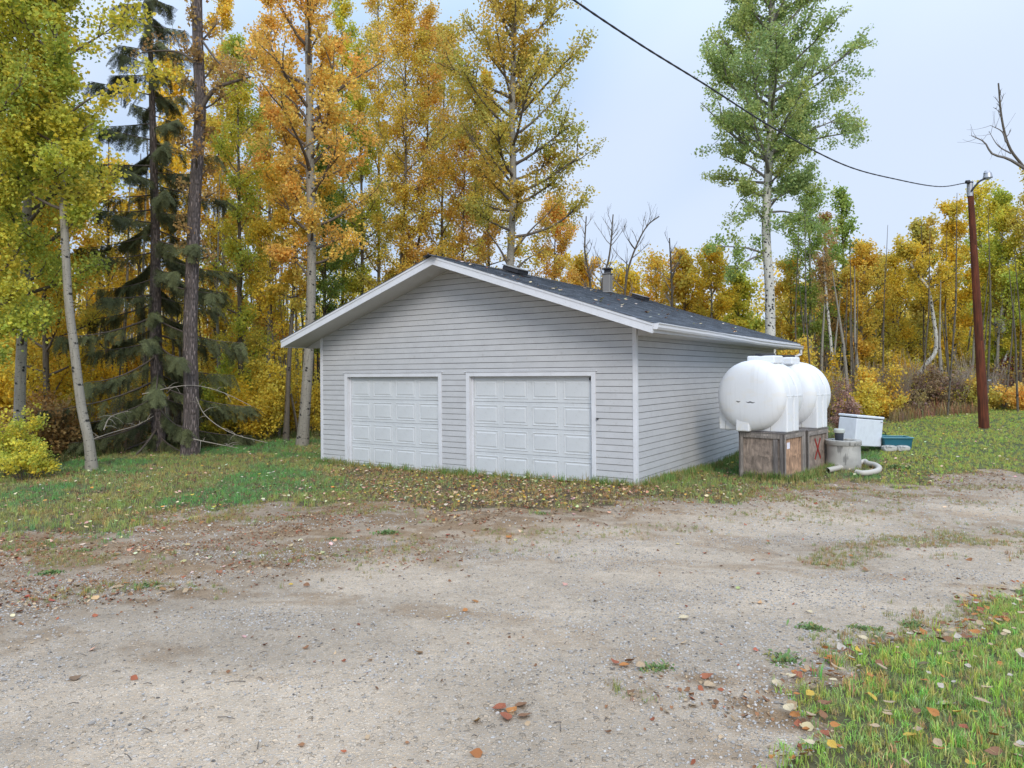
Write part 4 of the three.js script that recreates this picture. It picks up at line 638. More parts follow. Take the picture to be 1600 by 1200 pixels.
for (const [x, path, L, lab] of [[921, [[921, 600], [922, 440], [914, 395], [916, 338]], 1.5, 'leafless grey tree nearest the broad olive aspen, above the roof'], [938, [[938, 600], [940, 450], [952, 400], [958, 335]], 1.9, 'leafless grey tree with a leaning stem, left of the flue'], [985, [[980, 600], [978, 440], [992, 390], [1012, 352], [1030, 338]], 2.0, 'leafless grey tree spreading to the right, just right of the flue'], [1048, [[1048, 600], [1050, 460], [1046, 372]], 1.4, 'thin leafless tree halfway along the ridge line']]) tree({ path, d: 31 + (x % 7) * 0.3, w: 8, tip: 0.22, bark: 'barkDark', twig: 'greyTwig', pal: 'B', bare: 22, bareLo: 0.45, bareL: L, bareN: 0, label: lab, name: 'bare_tree' });
for (const [x, lo, hi, hw, n, d, pal, lab] of [[903, 520, 408, 40, 700, 34, 'OY', 'low golden aspen behind the leafless trees at the ridge'], [975, 520, 425, 40, 700, 35, 'Y', 'bright yellow aspen right behind the flue'], [1022, 530, 400, 38, 620, 36, 'OY', 'orange-yellow aspen between the flue and the thin leafless tree'], [1065, 540, 395, 40, 850, 34, 'OY', 'golden aspen behind the thin leafless tree'], [1108, 550, 380, 44, 1000, 33, 'Y', 'bright golden aspen left of the tall white-trunked poplar'], [1150, 570, 430, 40, 800, 34, 'YG', 'yellow-green aspen just left of the tall white trunk'], [1232, 600, 400, 44, 1000, 33, 'OY', 'golden aspen just right of the tall white trunk'], [1262, 540, 290, 42, 1300, 31.5, 'G', 'green-leaved aspen right of the tall white-trunked poplar']])
  tree({ path: [[x, 640], [x + 4, 500], [x + 2, hi + 10]], d, w: 8, bark: 'barkGrey', pal, crown: { lo, hi, hw, n, b: 24 }, far: n < 900, label: lab });
tree({ name: 'poplar_tree', path: [[1206, 640], [1204, 540], [1202, 440], [1197, 370], [1199, 300], [1203, 220], [1206, 150], [1206, -60], [1208, -250]], d: 26.5, w: 18, tip: 0.35, bark: 'barkWhite', pal: 'T', crown: { lo: 300, hi: -240, hw: 116, n: 6400, b: 60, s0: 0.42 }, twig: 'greyTwig', lobes: [[1300, 190, 52, 45, 340, 1205, 240], [1310, 110, 40, 50, 323, 1206, 190], [1140, 200, 34, 40, 221, 1203, 250], [1145, 110, 40, 50, 289, 1206, 180], [1135, 245, 24, 24, 119, 1202, 280], [1160, 310, 36, 40, 204, 1199, 350], [1240, 290, 34, 40, 187, 1200, 330], [1262, 340, 34, 40, 255, 1198, 332, 'G'], [1125, 385, 30, 20, 136, 1197, 398, 'G'], [1150, 420, 24, 34, 136, 1198, 398, 'G'], [1340, 205, 26, 14, 68, 1205, 240]], label: 'tall green poplar with a white black-scarred trunk, standing behind the right roof corner' });
tree({ path: [[588, 640], [592, 420], [590, -60]], d: 32, w: 8, bark: 'barkGrey', pal: 'OY', crown: { lo: 500, hi: -40, hw: 58, n: 2000, b: 36 }, label: 'pale-stemmed golden aspen between the olive-green one and the gable peak' });
tree({ path: [[530, 640], [536, 420], [534, -40]], d: 31.5, w: 7, bark: 'barkDark', pal: 'YG', crown: { lo: 480, hi: -30, hw: 52, n: 1600, b: 32 }, label: 'tall thin yellow-green aspen between the thick pale trunk and the olive-green one' });
tree({ path: [[768, 620], [764, 420], [760, 100]], d: 32, w: 7, bark: 'barkDark', pal: 'OY', crown: { lo: 460, hi: 110, hw: 52, n: 1300, b: 28 }, label: 'slim golden aspen behind the left half of the broad olive-gold one' });
tree({ path: [[268, 680], [270, 480], [266, 60]], d: 31, w: 8, bark: 'barkDark', pal: 'Y', crown: { lo: 620, hi: 80, hw: 58, n: 1500, b: 30 }, far: true, label: 'yellow aspen seen between the spruce and the furrowed poplar' });
tree({ path: [[352, 680], [350, 480], [346, -40]], d: 29, w: 8, bark: 'barkGrey', pal: 'OY', crown: { lo: 560, hi: -20, hw: 56, n: 1800, b: 34 }, label: 'tall golden aspen with a pale stem right behind the furrowed poplar' });
tree({ path: [[418, 680], [420, 480], [424, -40]], d: 28, w: 8, bark: 'barkGrey', pal: 'O', crown: { lo: 520, hi: -30, hw: 56, n: 1700, b: 34 }, label: 'orange-gold aspen left of the thick pale trunk, a little farther back' });
// --- right-hand woods
for (const [x, lo, hi, hw, n, d, pal, bark, lab] of [[1290, 620, 330, 36, 600, 33, 'B', 'barkGrey', 'sparse greyish aspen left of the dark olive one in the right-hand woods'], [1318, 560, 290, 30, 560, 36, 'G', 'barkDark', 'tall thin dark olive tree standing out above the right-hand woods'], [1352, 640, 378, 50, 1500, 31, 'OY', 'barkGrey', 'rounded golden aspen in the right-hand woods, above the white freezer'], [1398, 640, 392, 46, 1400, 32, 'Y', 'barkGrey', 'bright yellow aspen in the right-hand woods, left of the bent white trunk'], [1492, 640, 310, 52, 1900, 30, 'Y', 'barkGrey', 'high yellow aspen just left of the power pole'], [1565, 620, 300, 56, 2000, 29, 'YG', 'barkWhite', 'yellow-green aspen with a white stem right of the power pole'], [1618, 620, 255, 62, 2100, 28, 'OY', 'barkGrey', 'orange-gold aspen at the right edge'], [1440, 620, 340, 44, 1200, 34, 'OL', 'barkGrey', 'olive-gold aspen behind the bent white trunk'], [1530, 620, 285, 44, 1300, 34, 'YG', 'barkGrey', 'tall green-yellow aspen behind the power pole'], [1375, 560, 400, 44, 900, 36, 'OL', 'barkGrey', 'dull olive aspen farther back in the right-hand woods']])
  tree({ path: [[x, 660], [x + ((x * 7) % 13) - 6, 520], [x + ((x * 5) % 11) - 5, hi + 12]], d, w: 9, bark, pal, crown: { lo, hi, hw, n, b: 30, s0: 0.15 }, far: d > 33.5, label: lab });
tree({ path: [[1421, 640], [1428, 600], [1445, 572], [1462, 548], [1457, 487], [1449, 449], [1430, 425], [1416, 395]], d: 29, w: 8, tip: 0.5, bark: 'barkWhite', pal: 'Y', crown: { lo: 470, hi: 360, hw: 36, n: 460, b: 14 }, label: 'aspen with a bent zigzag white trunk in the right-hand woods' });
tree({ path: [[1556, 640], [1556, 560], [1555, 490], [1552, 420]], d: 29.5, w: 6, tip: 0.6, bark: 'barkWhite', pal: 'YG', crown: { lo: 460, hi: 380, hw: 26, n: 220, b: 10 }, label: 'straight slender white aspen stem just right of the power pole' });
tree({ path: [[1556, 632], [1566, 575], [1584, 528]], d: 28.5, w: 5, tip: 0.6, bark: 'barkWhite', pal: 'YG', crown: { lo: 560, hi: 480, hw: 20, n: 90, b: 6 }, label: 'short white stem leaning to the right beside the straight slender one' });
tree({ path: [[1302, 640], [1300, 560], [1292, 470], [1286, 400]], d: 29.5, w: 6, tip: 0.5, bark: 'barkWhite', pal: 'B', crown: { lo: 470, hi: 400, hw: 22, n: 120, b: 8 }, label: 'pale leaning aspen stem just right of the two white tanks' });
tree({ path: [[1333, 640], [1331, 560], [1329, 480], [1330, 430]], d: 30.5, w: 6, tip: 0.5, bark: 'barkGrey', pal: 'OY', crown: { lo: 480, hi: 410, hw: 24, n: 160, b: 8 }, label: 'thin upright grey stem above the white freezer' });
spruce({ px: 1306, d: 37, top: 420, w: 9, hw: 46, n: 50, dens: 9, big: 1.5, label: 'dark spruce behind the pale leaning stem in the right-hand woods' });
spruce({ px: 1592, d: 33, top: 400, w: 9, hw: 48, n: 50, dens: 10, big: 1.4, label: 'dark green spruce at the right edge among the yellow aspens' });
tree({ name: 'bare_tree', path: [[1632, 640], [1628, 420], [1622, 300], [1600, 262], [1578, 232], [1566, 190], [1560, 130]], d: 27.5, w: 11, tip: 0.2, bark: 'barkDark', twig: 'greyTwig', pal: 'B', bare: 8, bareLo: 0.78, bareL: 0.7, limbs: [{ p: [[1602, 264], [1575, 248], [1550, 240], [1538, 222], [1518, 212]], w: 5, n: 10 }, { p: [[1572, 222], [1566, 206], [1548, 196]], w: 3, n: 4 }, { p: [[1580, 240], [1560, 228], [1545, 205]], w: 2.5, n: 4 }], label: 'dead leafless tree with crooked forks against the sky at the right edge' });
// --- shrubs and undergrowth
shrub({ px: 1372, d: 26.5, hw: 38, top: 552, n: 400, stems: 11, pal: 'OY', label: 'bright orange-yellow bush behind the white freezer', big: 1.0 });
shrub({ px: 1462, d: 27.5, hw: 38, top: 572, n: 420, pal: 'D', label: 'dark purple-brown bush left of the power pole', seed: 5 });
shrub({ px: 1418, d: 26.5, hw: 34, top: 612, n: 300, pal: 'D', label: 'low brown bush between the orange bush and the dark purple-brown one', seed: 6 });
shrub({ px: 1585, d: 28, hw: 34, top: 562, n: 380, pal: 'R', label: 'dark red bush at the right edge of the woods', seed: 7 });
shrub({ px: 1598, d: 26, hw: 34, top: 596, n: 320, pal: 'O', label: 'low orange-tan bush below the dark red one', seed: 8 });
shrub({ px: 1522, d: 27, hw: 34, top: 590, n: 320, pal: 'OL', label: 'dull olive bush behind the foot of the power pole', seed: 9 });
shrub({ px: 1322, d: 20.5, hw: 22, top: 590, n: 260, pal: 'P', small: true, stems: 26, twig: 'twig', label: 'pinkish-tan seeded weeds between the tanks and the freezer', category: 'weeds', name: 'tall_weeds' });
shrub({ px: 1345, d: 24, hw: 30, top: 600, n: 260, pal: 'Y', label: 'small yellow bush peeping over the white freezer', seed: 12 });
shrub({ px: 22, d: 16.6, hw: 56, top: 620, n: 420, small: true, pal: 'YG', label: 'yellow-green bush at the left edge below the aspens', seed: 13 });
shrub({ px: 38, d: 15.8, hw: 44, top: 690, n: 240, small: true, pal: 'YG', label: 'low yellow-green bush at the left edge of the lawn', seed: 14, u0: 0.5 });
shrub({ px: 70, d: 20, hw: 60, top: 600, n: 420, pal: 'B', label: 'brown undergrowth bush behind the crooked aspen', seed: 15, twig: 'greyTwig' });
shrub({ px: 135, d: 22, hw: 50, top: 560, n: 460, pal: 'Y', label: 'golden bush in the gap between the crooked aspen and the spruce', seed: 16 });
shrub({ px: 410, d: 25, hw: 55, top: 555, n: 900, pal: 'Y', label: 'bright yellow bush left of the garage, behind the thick pale trunk', seed: 17 });
shrub({ px: 350, d: 26, hw: 50, top: 520, n: 900, pal: 'YG', label: 'yellow-green bush right of the furrowed poplar', seed: 18 });
shrub({ px: 475, d: 27, hw: 48, top: 560, n: 700, pal: 'Y', label: 'bright yellow bush against the left garage wall', seed: 19 });
shrub({ px: -20, d: 21, hw: 60, top: 560, n: 420, pal: 'Y', label: 'golden bush in the shade at the far left', seed: 20, far: true });
shrub({ px: 405, d: 31, hw: 70, top: 500, n: 700, pal: 'Y', label: 'large golden bush far back in the woods left of the garage', seed: 22, far: true });
shrub({ px: 1250, d: 27, hw: 36, top: 530, n: 420, pal: 'OY', label: 'golden bush behind the tanks at the roof corner', seed: 23 });
for (const [px, d, hw, top, n, pal, lab] of [[1300, 29.5, 34, 560, 420, 'Y', 'golden thicket behind the tanks, left of the freezer'], [1412, 30, 36, 545, 520, 'OY', 'golden thicket above the low brown bush'], [1448, 31, 34, 520, 480, 'YG', 'olive-yellow thicket beside the bent white trunk'], [1500, 30, 36, 540, 520, 'OL', 'olive-gold thicket just left of the power pole'], [1545, 30.5, 36, 540, 520, 'YG', 'green-gold thicket just right of the power pole'], [1620, 29, 36, 520, 480, 'OY', 'orange-gold thicket behind the dark red bush'], [60, 23.5, 70, 520, 800, 'Y', 'golden thicket between the two leftmost pale trunks'], [190, 26, 50, 540, 520, 'Y', 'golden thicket glowing behind the spruce']]) shrub({ px, d, hw, top, n, pal, label: lab, name: 'thicket', category: 'thicket' });
{ // far woods seen between the nearer trees: one mass
  const r = rng(2024), g = tag(new THREE.Group(), 'far mass of yellow autumn woods behind all the nearer trees', 'woods', null, 'stuff'); g.name = 'distant_woods'; scene.add(g);
  const list = [], tr = [];
  for (let i = 0; i < 330; i++) {
    const px = -260 + 2120 * ((i * 0.618034) % 1), d = 38 + 34 * r(), p = onGround(px, d), topPy = (px < 880 ? lerp(400, 540, r()) : px < 1200 ? lerp(455, 520, r()) : lerp(410, 510, r())), H = at(px, topPy, d).y - p.y;
    const tp = [p.clone(), p.clone().add(V((r() - 0.5) * 0.5, H * 0.5, 0)), p.clone().add(V((r() - 0.5) * 0.8, H, 0))]; tr.push(limb(tp, [0.11 + 0.08 * r(), 0.08, 0.02], 5));
    const pal = PAL[['Y', 'OY', 'YG', 'Y', 'OL', 'O', 'Y'][i % 7]], n = 48, tone = pal[i % pal.length];
    for (let k = 0; k < n; k++) { const u = Math.pow(r(), 0.8), rr = (0.5 + 1.5 * Math.sin(Math.PI * lerp(0.12, 0.95, u))) * Math.sqrt(r()), a = r() * 6.28, kk = 0.75 + 0.4 * r(), c = pal[Math.floor(r() * pal.length)]; list.push({ p: p.clone().add(V(Math.cos(a) * rr, H * lerp(0.08, 1, u), Math.sin(a) * rr)), q: new THREE.Quaternion().setFromEuler(new THREE.Euler(r(), r() * 6, r())), s: 1.1 + r() * 0.8, c: [0, 1, 2].map((m) => lerp(c[m], tone[m], 0.5) * kk) }); }
  }
  for (let i = 0; i < 150; i++) { const px = i % 3 < 2 ? lerp(-60, 500, r()) : lerp(1240, 1640, r()), d = 25 + 13 * r(), p = onGround(px, d), H = 3.5 + 5 * r(), q = p.clone().add(V((r() - 0.5) * 1.2, H, (r() - 0.5) * 0.6)); tr.push(limb([p, p.clone().lerp(q, 0.5).add(V((r() - 0.5) * 0.3, 0, 0)), q], [0.03 + 0.035 * r(), 0.03, 0.008], 5)); }
  const pale = []; for (let i = 0; i < 96; i++) { const left = i % 3 < 2, px = left ? lerp(-60, 500, r()) : lerp(1235, 1640, r()), d = 27 + 12 * r(), p = onGround(px, d), H = left ? 7 + 5 * r() : at(px, lerp(410, 500, r()), d).y - p.y, q = p.clone().add(V((r() - 0.5) * 1.6, H, (r() - 0.5) * 0.8)); pale.push(limb([p, p.clone().lerp(q, 0.5).add(V((r() - 0.5) * 0.35, 0, 0)), q], [0.06 + 0.05 * r(), 0.055, 0.015], 6)); }
  part('trunk', tr, M.barkDark, g); part('trunk', pale, M.barkGrey, g); scatter('crown', CLUMPS_FAR[0], leafMat, list, g, 'stuff');
}
{ // twiggy undergrowth along the edge of the woods
  const r = rng(313), gs = []; for (let k = 0; k < 26; k++) { const a = r() * 6.28, b = V((r() - 0.5) * 0.5, 0, (r() - 0.5) * 0.5), e = b.clone().add(V(Math.cos(a) * 0.35, 0.7 + 0.7 * r(), Math.sin(a) * 0.35)), m = b.clone().lerp(e, 0.5).add(V((r() - 0.5) * 0.15, 0, (r() - 0.5) * 0.15)); gs.push(limb([b, m, e], [0.008, 0.006, 0.003], 3)); for (let j = 0; j < 3; j++) { const f = m.clone().add(V((r() - 0.5) * 0.5, 0.1 + 0.4 * r(), (r() - 0.5) * 0.5)); gs.push(limb([m, f], [0.004, 0.002], 3)); } }
  const g = tag(new THREE.Group(), 'brown twiggy undergrowth with few leaves along the foot of the woods', 'undergrowth', null, 'stuff'); g.name = 'undergrowth'; scene.add(g);
  const tw = [], lf = []; for (let i = 0; i < 420; i++) { const left = i % 5 < 2, px = left ? lerp(-60, 210, r()) : lerp(1235, 1650, r()), d = left ? 21.5 + 9 * r() : 27.2 + 7 * r() + (px < 1400 ? -1 : 0), p = onGround(px, d), k = 0.7 + 0.6 * r(), s = (left ? 0.9 : 1.1) * (0.7 + 0.8 * r()); tw.push({ p, ry: r() * 6.28, s: [s, s * (0.8 + 0.5 * r()), s], c: r() < 0.5 ? [0.32 * k, 0.25 * k, 0.18 * k] : [0.42 * k, 0.36 * k, 0.3 * k] }); const pal = PAL[(left ? ['B', 'B', 'OL', 'D', 'OY', 'P'] : ['B', 'OY', 'OL', 'Y', 'OY', 'P'])[i % 6]]; for (let j = 0; j < (left ? 9 : 20); j++) lf.push({ p: p.clone().add(V((r() - 0.5) * 1.2 * s, (0.15 + 1.0 * r()) * s, (r() - 0.5) * 1.2 * s)), ry: r() * 6.28, rx: r(), s: 0.8 + 0.6 * r(), c: pal[j % pal.length] }); }
  const tg = merge(gs); tg.setAttribute('color', new THREE.Float32BufferAttribute(new Array(tg.attributes.position.count * 3).fill(1), 3)); scatter('twigs', tg, litterMat, tw, g, 'stuff'); scatter('leaves', CLUMPS_SMALL[0], leafMat, lf, g, 'stuff');
}
{ // dead boughs leaning in the foot of the spruce
  const B = [[[[222, 616], [255, 608], [300, 602], [345, 612], [392, 634]], 20.0, 'pale dead bough arching through the foot of the spruce and past the furrowed trunk'], [[[140, 688], [175, 676], [215, 664], [240, 650]], 19.4, 'pale dead bough leaning left of the spruce foot'], [[[306, 620], [320, 648], [360, 676], [418, 692]], 20.0, 'long dead bough sloping down to the right from the furrowed trunk'], [[[162, 672], [172, 652], [200, 642]], 19.2, 'short forked dead bough in the left skirt of the spruce'], [[[302, 686], [330, 692], [372, 700]], 19.8, 'dead stick lying on the grass right of the furrowed trunk']];
  B.forEach(([P, d, lab], i) => { const o = thing('dead_bough', lab, 'dead branch'), pts = smooth(P.map(([x, y], j) => at(x, y, d + 0.2 * j)), 14), r = rng(60 + i), gs = [limb(pts, pts.map((_, j) => 0.017 * (1 - 0.6 * j / 14)), 6)]; for (let k = 0; k < 8; k++) { const q = pts[2 + Math.floor(r() * 11)], e = q.clone().add(V((r() - 0.5) * 0.7, (r() - 0.6) * 0.5, (r() - 0.5) * 0.5)); gs.push(limb([q, q.clone().lerp(e, 0.5).add(V(0, 0.04, 0)), e], [0.01, 0.007, 0.003], 4)); } part('bough', gs, M.paleTwig, o); });
}

// ------------------------------------------------------------------ grass, weeds, fallen leaves, stones
{
  const r = rng(555), TUFT = [grassTuft(11, 0.115, 0.009, 0.06, 3), grassTuft(12, 0.09, 0.008, 0.07, 4, 0.8), grassTuft(9, 0.16, 0.009, 0.06, 5, 0.6)], DRY = [grassTuft(10, 0.3, 0.01, 0.12, 6, 0.45)];
  const G = [[], [], []], D = [[]], L = [[], [], []], big = [], S = [], T = [], pebble = [];
  const LEAF = [groundLeaf(1), groundLeaf(2), groundLeaf(3)];
  const leafCol = { tan: [0.5, 0.36, 0.22], pale: [0.66, 0.54, 0.34], yellow: [0.62, 0.4, 0.06], orange: [0.5, 0.2, 0.05], brown: [0.27, 0.13, 0.06], rust: [0.36, 0.11, 0.05], grey: [0.55, 0.47, 0.38] };
  const pick = (...n) => leafCol[n[Math.floor(r() * n.length)]];
  const area = (x0, x1, d0, d1, per, fn) => { const n = Math.round((x1 - x0) * (d1 - d0) * per); for (let i = 0; i < n; i++) { const x = lerp(x0, x1, r()), d = lerp(d0, d1, r()), z = -d; if (Math.abs(x) > d * 0.8 + 0.6) continue; const w = where(x, z); if (w.py > 1260) continue; fn(x, z, d, w); } };
  const inGarage = (x, z) => { const q = V(x, 0, z).sub(gar.position).applyAxisAngle(V(0, 1, 0), TH); return q.x < 0.02 && q.x > -GW && q.z < 0.02 && q.z > -GD; };
  const tuft = (arr, x, z, s, c, set = 0) => arr[set].push({ p: V(x, gh(x, z) - 0.008, z), ry: r() * 6.28, rx: (r() - 0.5) * 0.3, s: [s, s * (0.75 + 0.5 * r()), s], c });
  const addLeaf = (x, z, len, c, y = 0.012) => L[Math.floor(r() * 3)].push({ p: V(x, gh(x, z) + y, z), ry: r() * 6.28, rx: (r() - 0.5) * 0.9, rz: (r() - 0.5) * 0.9, s: [len * (0.8 + 0.4 * r()), len, len], c: c.map((v) => v * (0.7 + 0.5 * r())) });
  // grass
  area(-19, 26, 1.2, 34, 150, (x, z, d, w) => {
    if (inGarage(x, z)) return;
    const patch = vnoise(x * 0.55, z * 0.55, 71), p2 = vnoise(x * 1.7, z * 1.7, 72), right = ss(1330, 1420, w.px), litter = ss(420, 650, w.px) * (1 - ss(985, 1050, w.px));
    let den = w.lawn; if (right > 0.5 && d > 20) den *= 0.8;
    if (d < 13 && w.near > 0) den = Math.max(den, w.near * 0.9);
    den *= lerp(1, 0.8 + 0.3 * patch, litter);
    if (r() > den * (0.55 + 0.7 * p2)) return;
    const dry = litter * 0.75 + (1 - right) * (0.7 * ss(0.42, 0.7, 0.6 * vnoise(x * 0.5, z * 0.7, 73) + 0.4 * vnoise(x * 1.9, z * 1.9, 74))) + right * 0.25 * p2;
    let c = right > 0.5 ? [0.5, 0.54, 0.13] : patch > 0.52 ? [0.2, 0.36, 0.13] : [0.36, 0.38, 0.14]; if (w.near > 0.3 && d < 9) c = [0.38, 0.5, 0.13];
    const b = [0.54, 0.42, 0.18]; c = c.map((v, i) => lerp(v, b[i], dry * (r() < 0.75 ? 1 : 0.3)) * (0.75 + 0.5 * r()));
    const short = litter > 0.5 || right > 0.5 ? 0.5 : 0.66; tuft(G, x, z, short * (0.8 + 0.5 * r()) * (w.near > 0.3 && d < 9 ? 0.6 : 1), c, Math.floor(r() * 3));
  });
  area(1.0, 5.2, 2.4, 6.4, 620, (x, z, d, w) => { if (r() < w.near * 0.9) tuft(G, x, z, 0.32 + 0.3 * r(), (r() < 0.34 ? [0.56, 0.46, 0.19] : [0.38, 0.5, 0.13]).map((v) => v * (0.7 + 0.6 * r())), Math.floor(r() * 3)); });
  // taller grass along the walls, the crates and the edge of the woods
  for (let i = 0; i < 1500; i++) { const u = r(), front = r() < 0.4, q = front ? toWorld(-GW * u, 0, 0.05 + 0.16 * r()) : toWorld(0.06 + 0.3 * r(), 0, -GD * u * 0.8); if (front && DOORS.some(([a, b]) => -GW * u > a && -GW * u < b) && r() < 0.5) continue; tuft(G, q.x, q.z, 0.6 + 0.7 * r(), r() < 0.35 ? [0.42, 0.33, 0.14] : [0.22, 0.32, 0.1], 2); }
  for (let i = 0; i < 700; i++) { const u = r() * 2.6, side = r() < 0.35, p = side ? corner.clone().add(V(-0.73 * u * 0.35, 0, -0.69 * u * 0.35)).add(V(0.03, 0, 0.1 * r())) : corner.clone().addScaledVector(AX, u).add(V(0.05 + 0.2 * r(), 0, 0.1)); tuft(G, p.x, p.z, 0.6 + 0.8 * r(), r() < 0.4 ? [0.4, 0.32, 0.14] : [0.22, 0.32, 0.1], 2); }
  area(-18, 26, 12, 36, 70, (x, z, d, w) => { const e = w.woods; if (e < 0.15 || inGarage(x, z) || r() > 0.55 || d > 33) return; const right = w.px > 1200; if (!right && r() > 0.7) return; if (right) { if (w.px > 1395) tuft(D, x, z, 0.8 + 0.9 * r(), [0.36, 0.25, 0.13].map((v) => v * (0.7 + 0.6 * r()))); } else tuft(G, x, z, 1.1 + 0.8 * r(), r() < 0.5 ? [0.09, 0.13, 0.04] : [0.2, 0.17, 0.07], 2); });
  // sparse tufts and dead weeds on the gravel
  area(-14, 12, 2.2, 17, 430, (x, z, d, w) => {
    if (w.gravel < 0.35) return; const n = vnoise(x * 0.8, z * 1.2, 81), n2 = vnoise(x * 2.2, z * 2.6, 82), up = ss(60, -60, w.py - interp([[0, 960], [330, 905], [600, 850], [1000, 815], [1600, 765]], w.px));
    const strip = w.px > 950 ? Math.exp(-(((w.py - interp([[950, 1075], [1250, 1035], [1450, 985], [1600, 960]], w.px)) / 22) ** 2)) + Math.exp(-(((w.py - interp([[1250, 885], [1420, 850], [1600, 850]], w.px)) / 14) ** 2)) * ss(1240, 1290, w.px) : 0;
    if (r() < up * ss(0.34, 0.66, n) * ss(0.3, 0.6, n2) * 1.3 + strip * ss(0.34, 0.5, n2) * 3) tuft(G, x, z, 0.22 + 0.3 * r(), r() < 0.68 ? [0.42, 0.31, 0.15].map((v) => v * (0.7 + 0.5 * r())) : [0.27, 0.3, 0.11], Math.floor(r() * 3));
  });
  scatter('grass', TUFT[0], bladeMat, G[0], scene, 'stuff'); scatter('grass', TUFT[1], bladeMat, G[1], scene, 'stuff'); scatter('grass', TUFT[2], bladeMat, G[2], scene, 'stuff'); scatter('dry_grass', DRY[0], bladeMat, D[0], scene, 'stuff');
  // fallen leaves
  area(-18, 24, 1.5, 30, 34, (x, z, d, w) => {
    if (inGarage(x, z)) return; const litter = ss(430, 620, w.px) * (1 - ss(1010, 1080, w.px)), n = vnoise(x * 0.9, z * 0.9, 91), edge = w.gravel > 0.02 && w.gravel < 0.98 ? 1 : 0;
    let den = w.lawn * (0.16 + 0.45 * litter) + edge * 0.5 + w.woods * 0.8; if (w.px > 1180) den = w.lawn * 0.1 + w.woods * 0.5; if (w.gravel > 0.5) den = 0.02 + 1.3 * ss(40, -60, w.py - interp([[0, 960], [330, 905], [600, 850], [1000, 800], [1600, 760]], w.px)) * 0.55 * ss(0.35, 0.7, n);
    if (r() < den) { const b = w.gravel > 0.5 ? pick('tan', 'brown', 'brown', 'tan', 'pale', 'rust') : litter > 0.4 ? pick('tan', 'brown', 'tan', 'brown', 'pale', 'yellow', 'tan') : pick('pale', 'yellow', 'tan', 'pale', 'brown'); addLeaf(x, z, 0.04 + 0.045 * r(), b, w.gravel > 0.5 ? 0.012 : 0.03 + 0.05 * r()); }
  });
  area(-10, 6, 10, 19, 60, (x, z, d, w) => { if (inGarage(x, z)) return; const litter = ss(480, 640, w.px) * (1 - ss(1000, 1070, w.px)) * (1 - ss(0.4, 0.8, w.gravel)); if (r() < litter * 0.55) addLeaf(x, z, 0.03 + 0.04 * r(), pick('tan', 'pale', 'tan', 'brown', 'tan', 'yellow', 'brown', 'yellow'), 0.02 + 0.03 * r()); });
  const C = []; // crumbs of dead leaf on the earthy parts
  area(-13, 10, 2.3, 17, 420, (x, z, d, w) => { if (inGarage(x, z) || (w.near > 0.6)) return; const t = interp([[-200, 1020], [0, 985], [330, 925], [600, 880], [1000, 806], [1250, 785], [1600, 765]], w.px), up = ss(30, -50, w.py - t), n = vnoise(x * 1.1, z * 1.5, 101), n2 = vnoise(x * 3.4, z * 3.4, 102), nr = ss(40, 110, w.py - interp([[900, 1010], [1300, 960], [1600, 880]], w.px)) * ss(850, 1100, w.px); const lit = w.gravel < 0.5 ? ss(400, 600, w.px) * (1 - ss(1000, 1150, w.px)) * 0.4 + 0.06 : 0; if (r() > 0.015 + (up * 0.75 + nr * 0.4) * ss(0.36, 0.62, n * 0.55 + n2 * 0.45) + lit) return; const b = pick('brown', 'tan', 'brown', 'rust', 'tan', 'brown'), k = 0.5 + 0.6 * r(), L2 = 0.016 + 0.036 * r() * r() + 0.008 * r(); C.push({ p: V(x, (w.gravel > 0.5 ? driveY(x, z) : gh(x, z) + 0.02 * r()) + 0.006, z), ry: r() * 6.28, rx: (r() - 0.5) * 1.2, rz: (r() - 0.5) * 1.2, s: [L2 * (0.5 + r()), L2, L2], c: b.map((v) => v * k) }); });
  scatter('leaf_crumbs', LEAF[1], litterMat, C, scene, 'stuff');
  scatter('fallen_leaves', LEAF[0], litterMat, L[0], scene, 'stuff'); scatter('fallen_leaves', LEAF[1], litterMat, L[1], scene, 'stuff'); scatter('fallen_leaves', LEAF[2], litterMat, L[2], scene, 'stuff');
  // the large near leaves, each a piece of the ground it lies on
  const LM = Object.fromEntries(Object.entries(leafCol).map(([k, c]) => [k, std({ color: lin(...c), roughness: 0.8, side: THREE.DoubleSide, map: patchy(120 + k.length, 0.5, 32) })])); const LN = [4, 5, 6, 7, 8].map((s) => groundLeaf(s));
  LN.forEach((g) => { const p = g.attributes.position, uv = []; for (let i = 0; i < p.count; i++) uv.push(p.getX(i), p.getZ(i)); g.setAttribute('uv', new THREE.Float32BufferAttribute(uv, 2)); g.deleteAttribute('color'); });
  let made = 0; const border = []; for (let i = 0; i < 3000 && border.length < 110; i++) { const x = lerp(0.4, 5.2, r()), d = lerp(2.5, 7, r()), w = where(x, -d); if (w.near < 0.04 || w.near > 0.6 || w.px > 1640 || w.py > 1215) continue; border.push(1); const k = ['orange', 'brown', 'tan', 'brown', 'orange', 'rust', 'tan'][Math.floor(r() * 7)], sz = 0.03 + 0.045 * r(), m = part('fallen_leaf', LN[border.length % 5], LM[k], groundMesh, [x, Math.max(gh(x, -d), driveY(x, -d)) + 0.012 + 0.02 * r(), -d]); m.rotation.set((r() - 0.5) * 1.1, r() * 6.28, (r() - 0.5) * 1.1); m.scale.set(sz * (0.8 + 0.4 * r()), sz * 1.4, sz); }
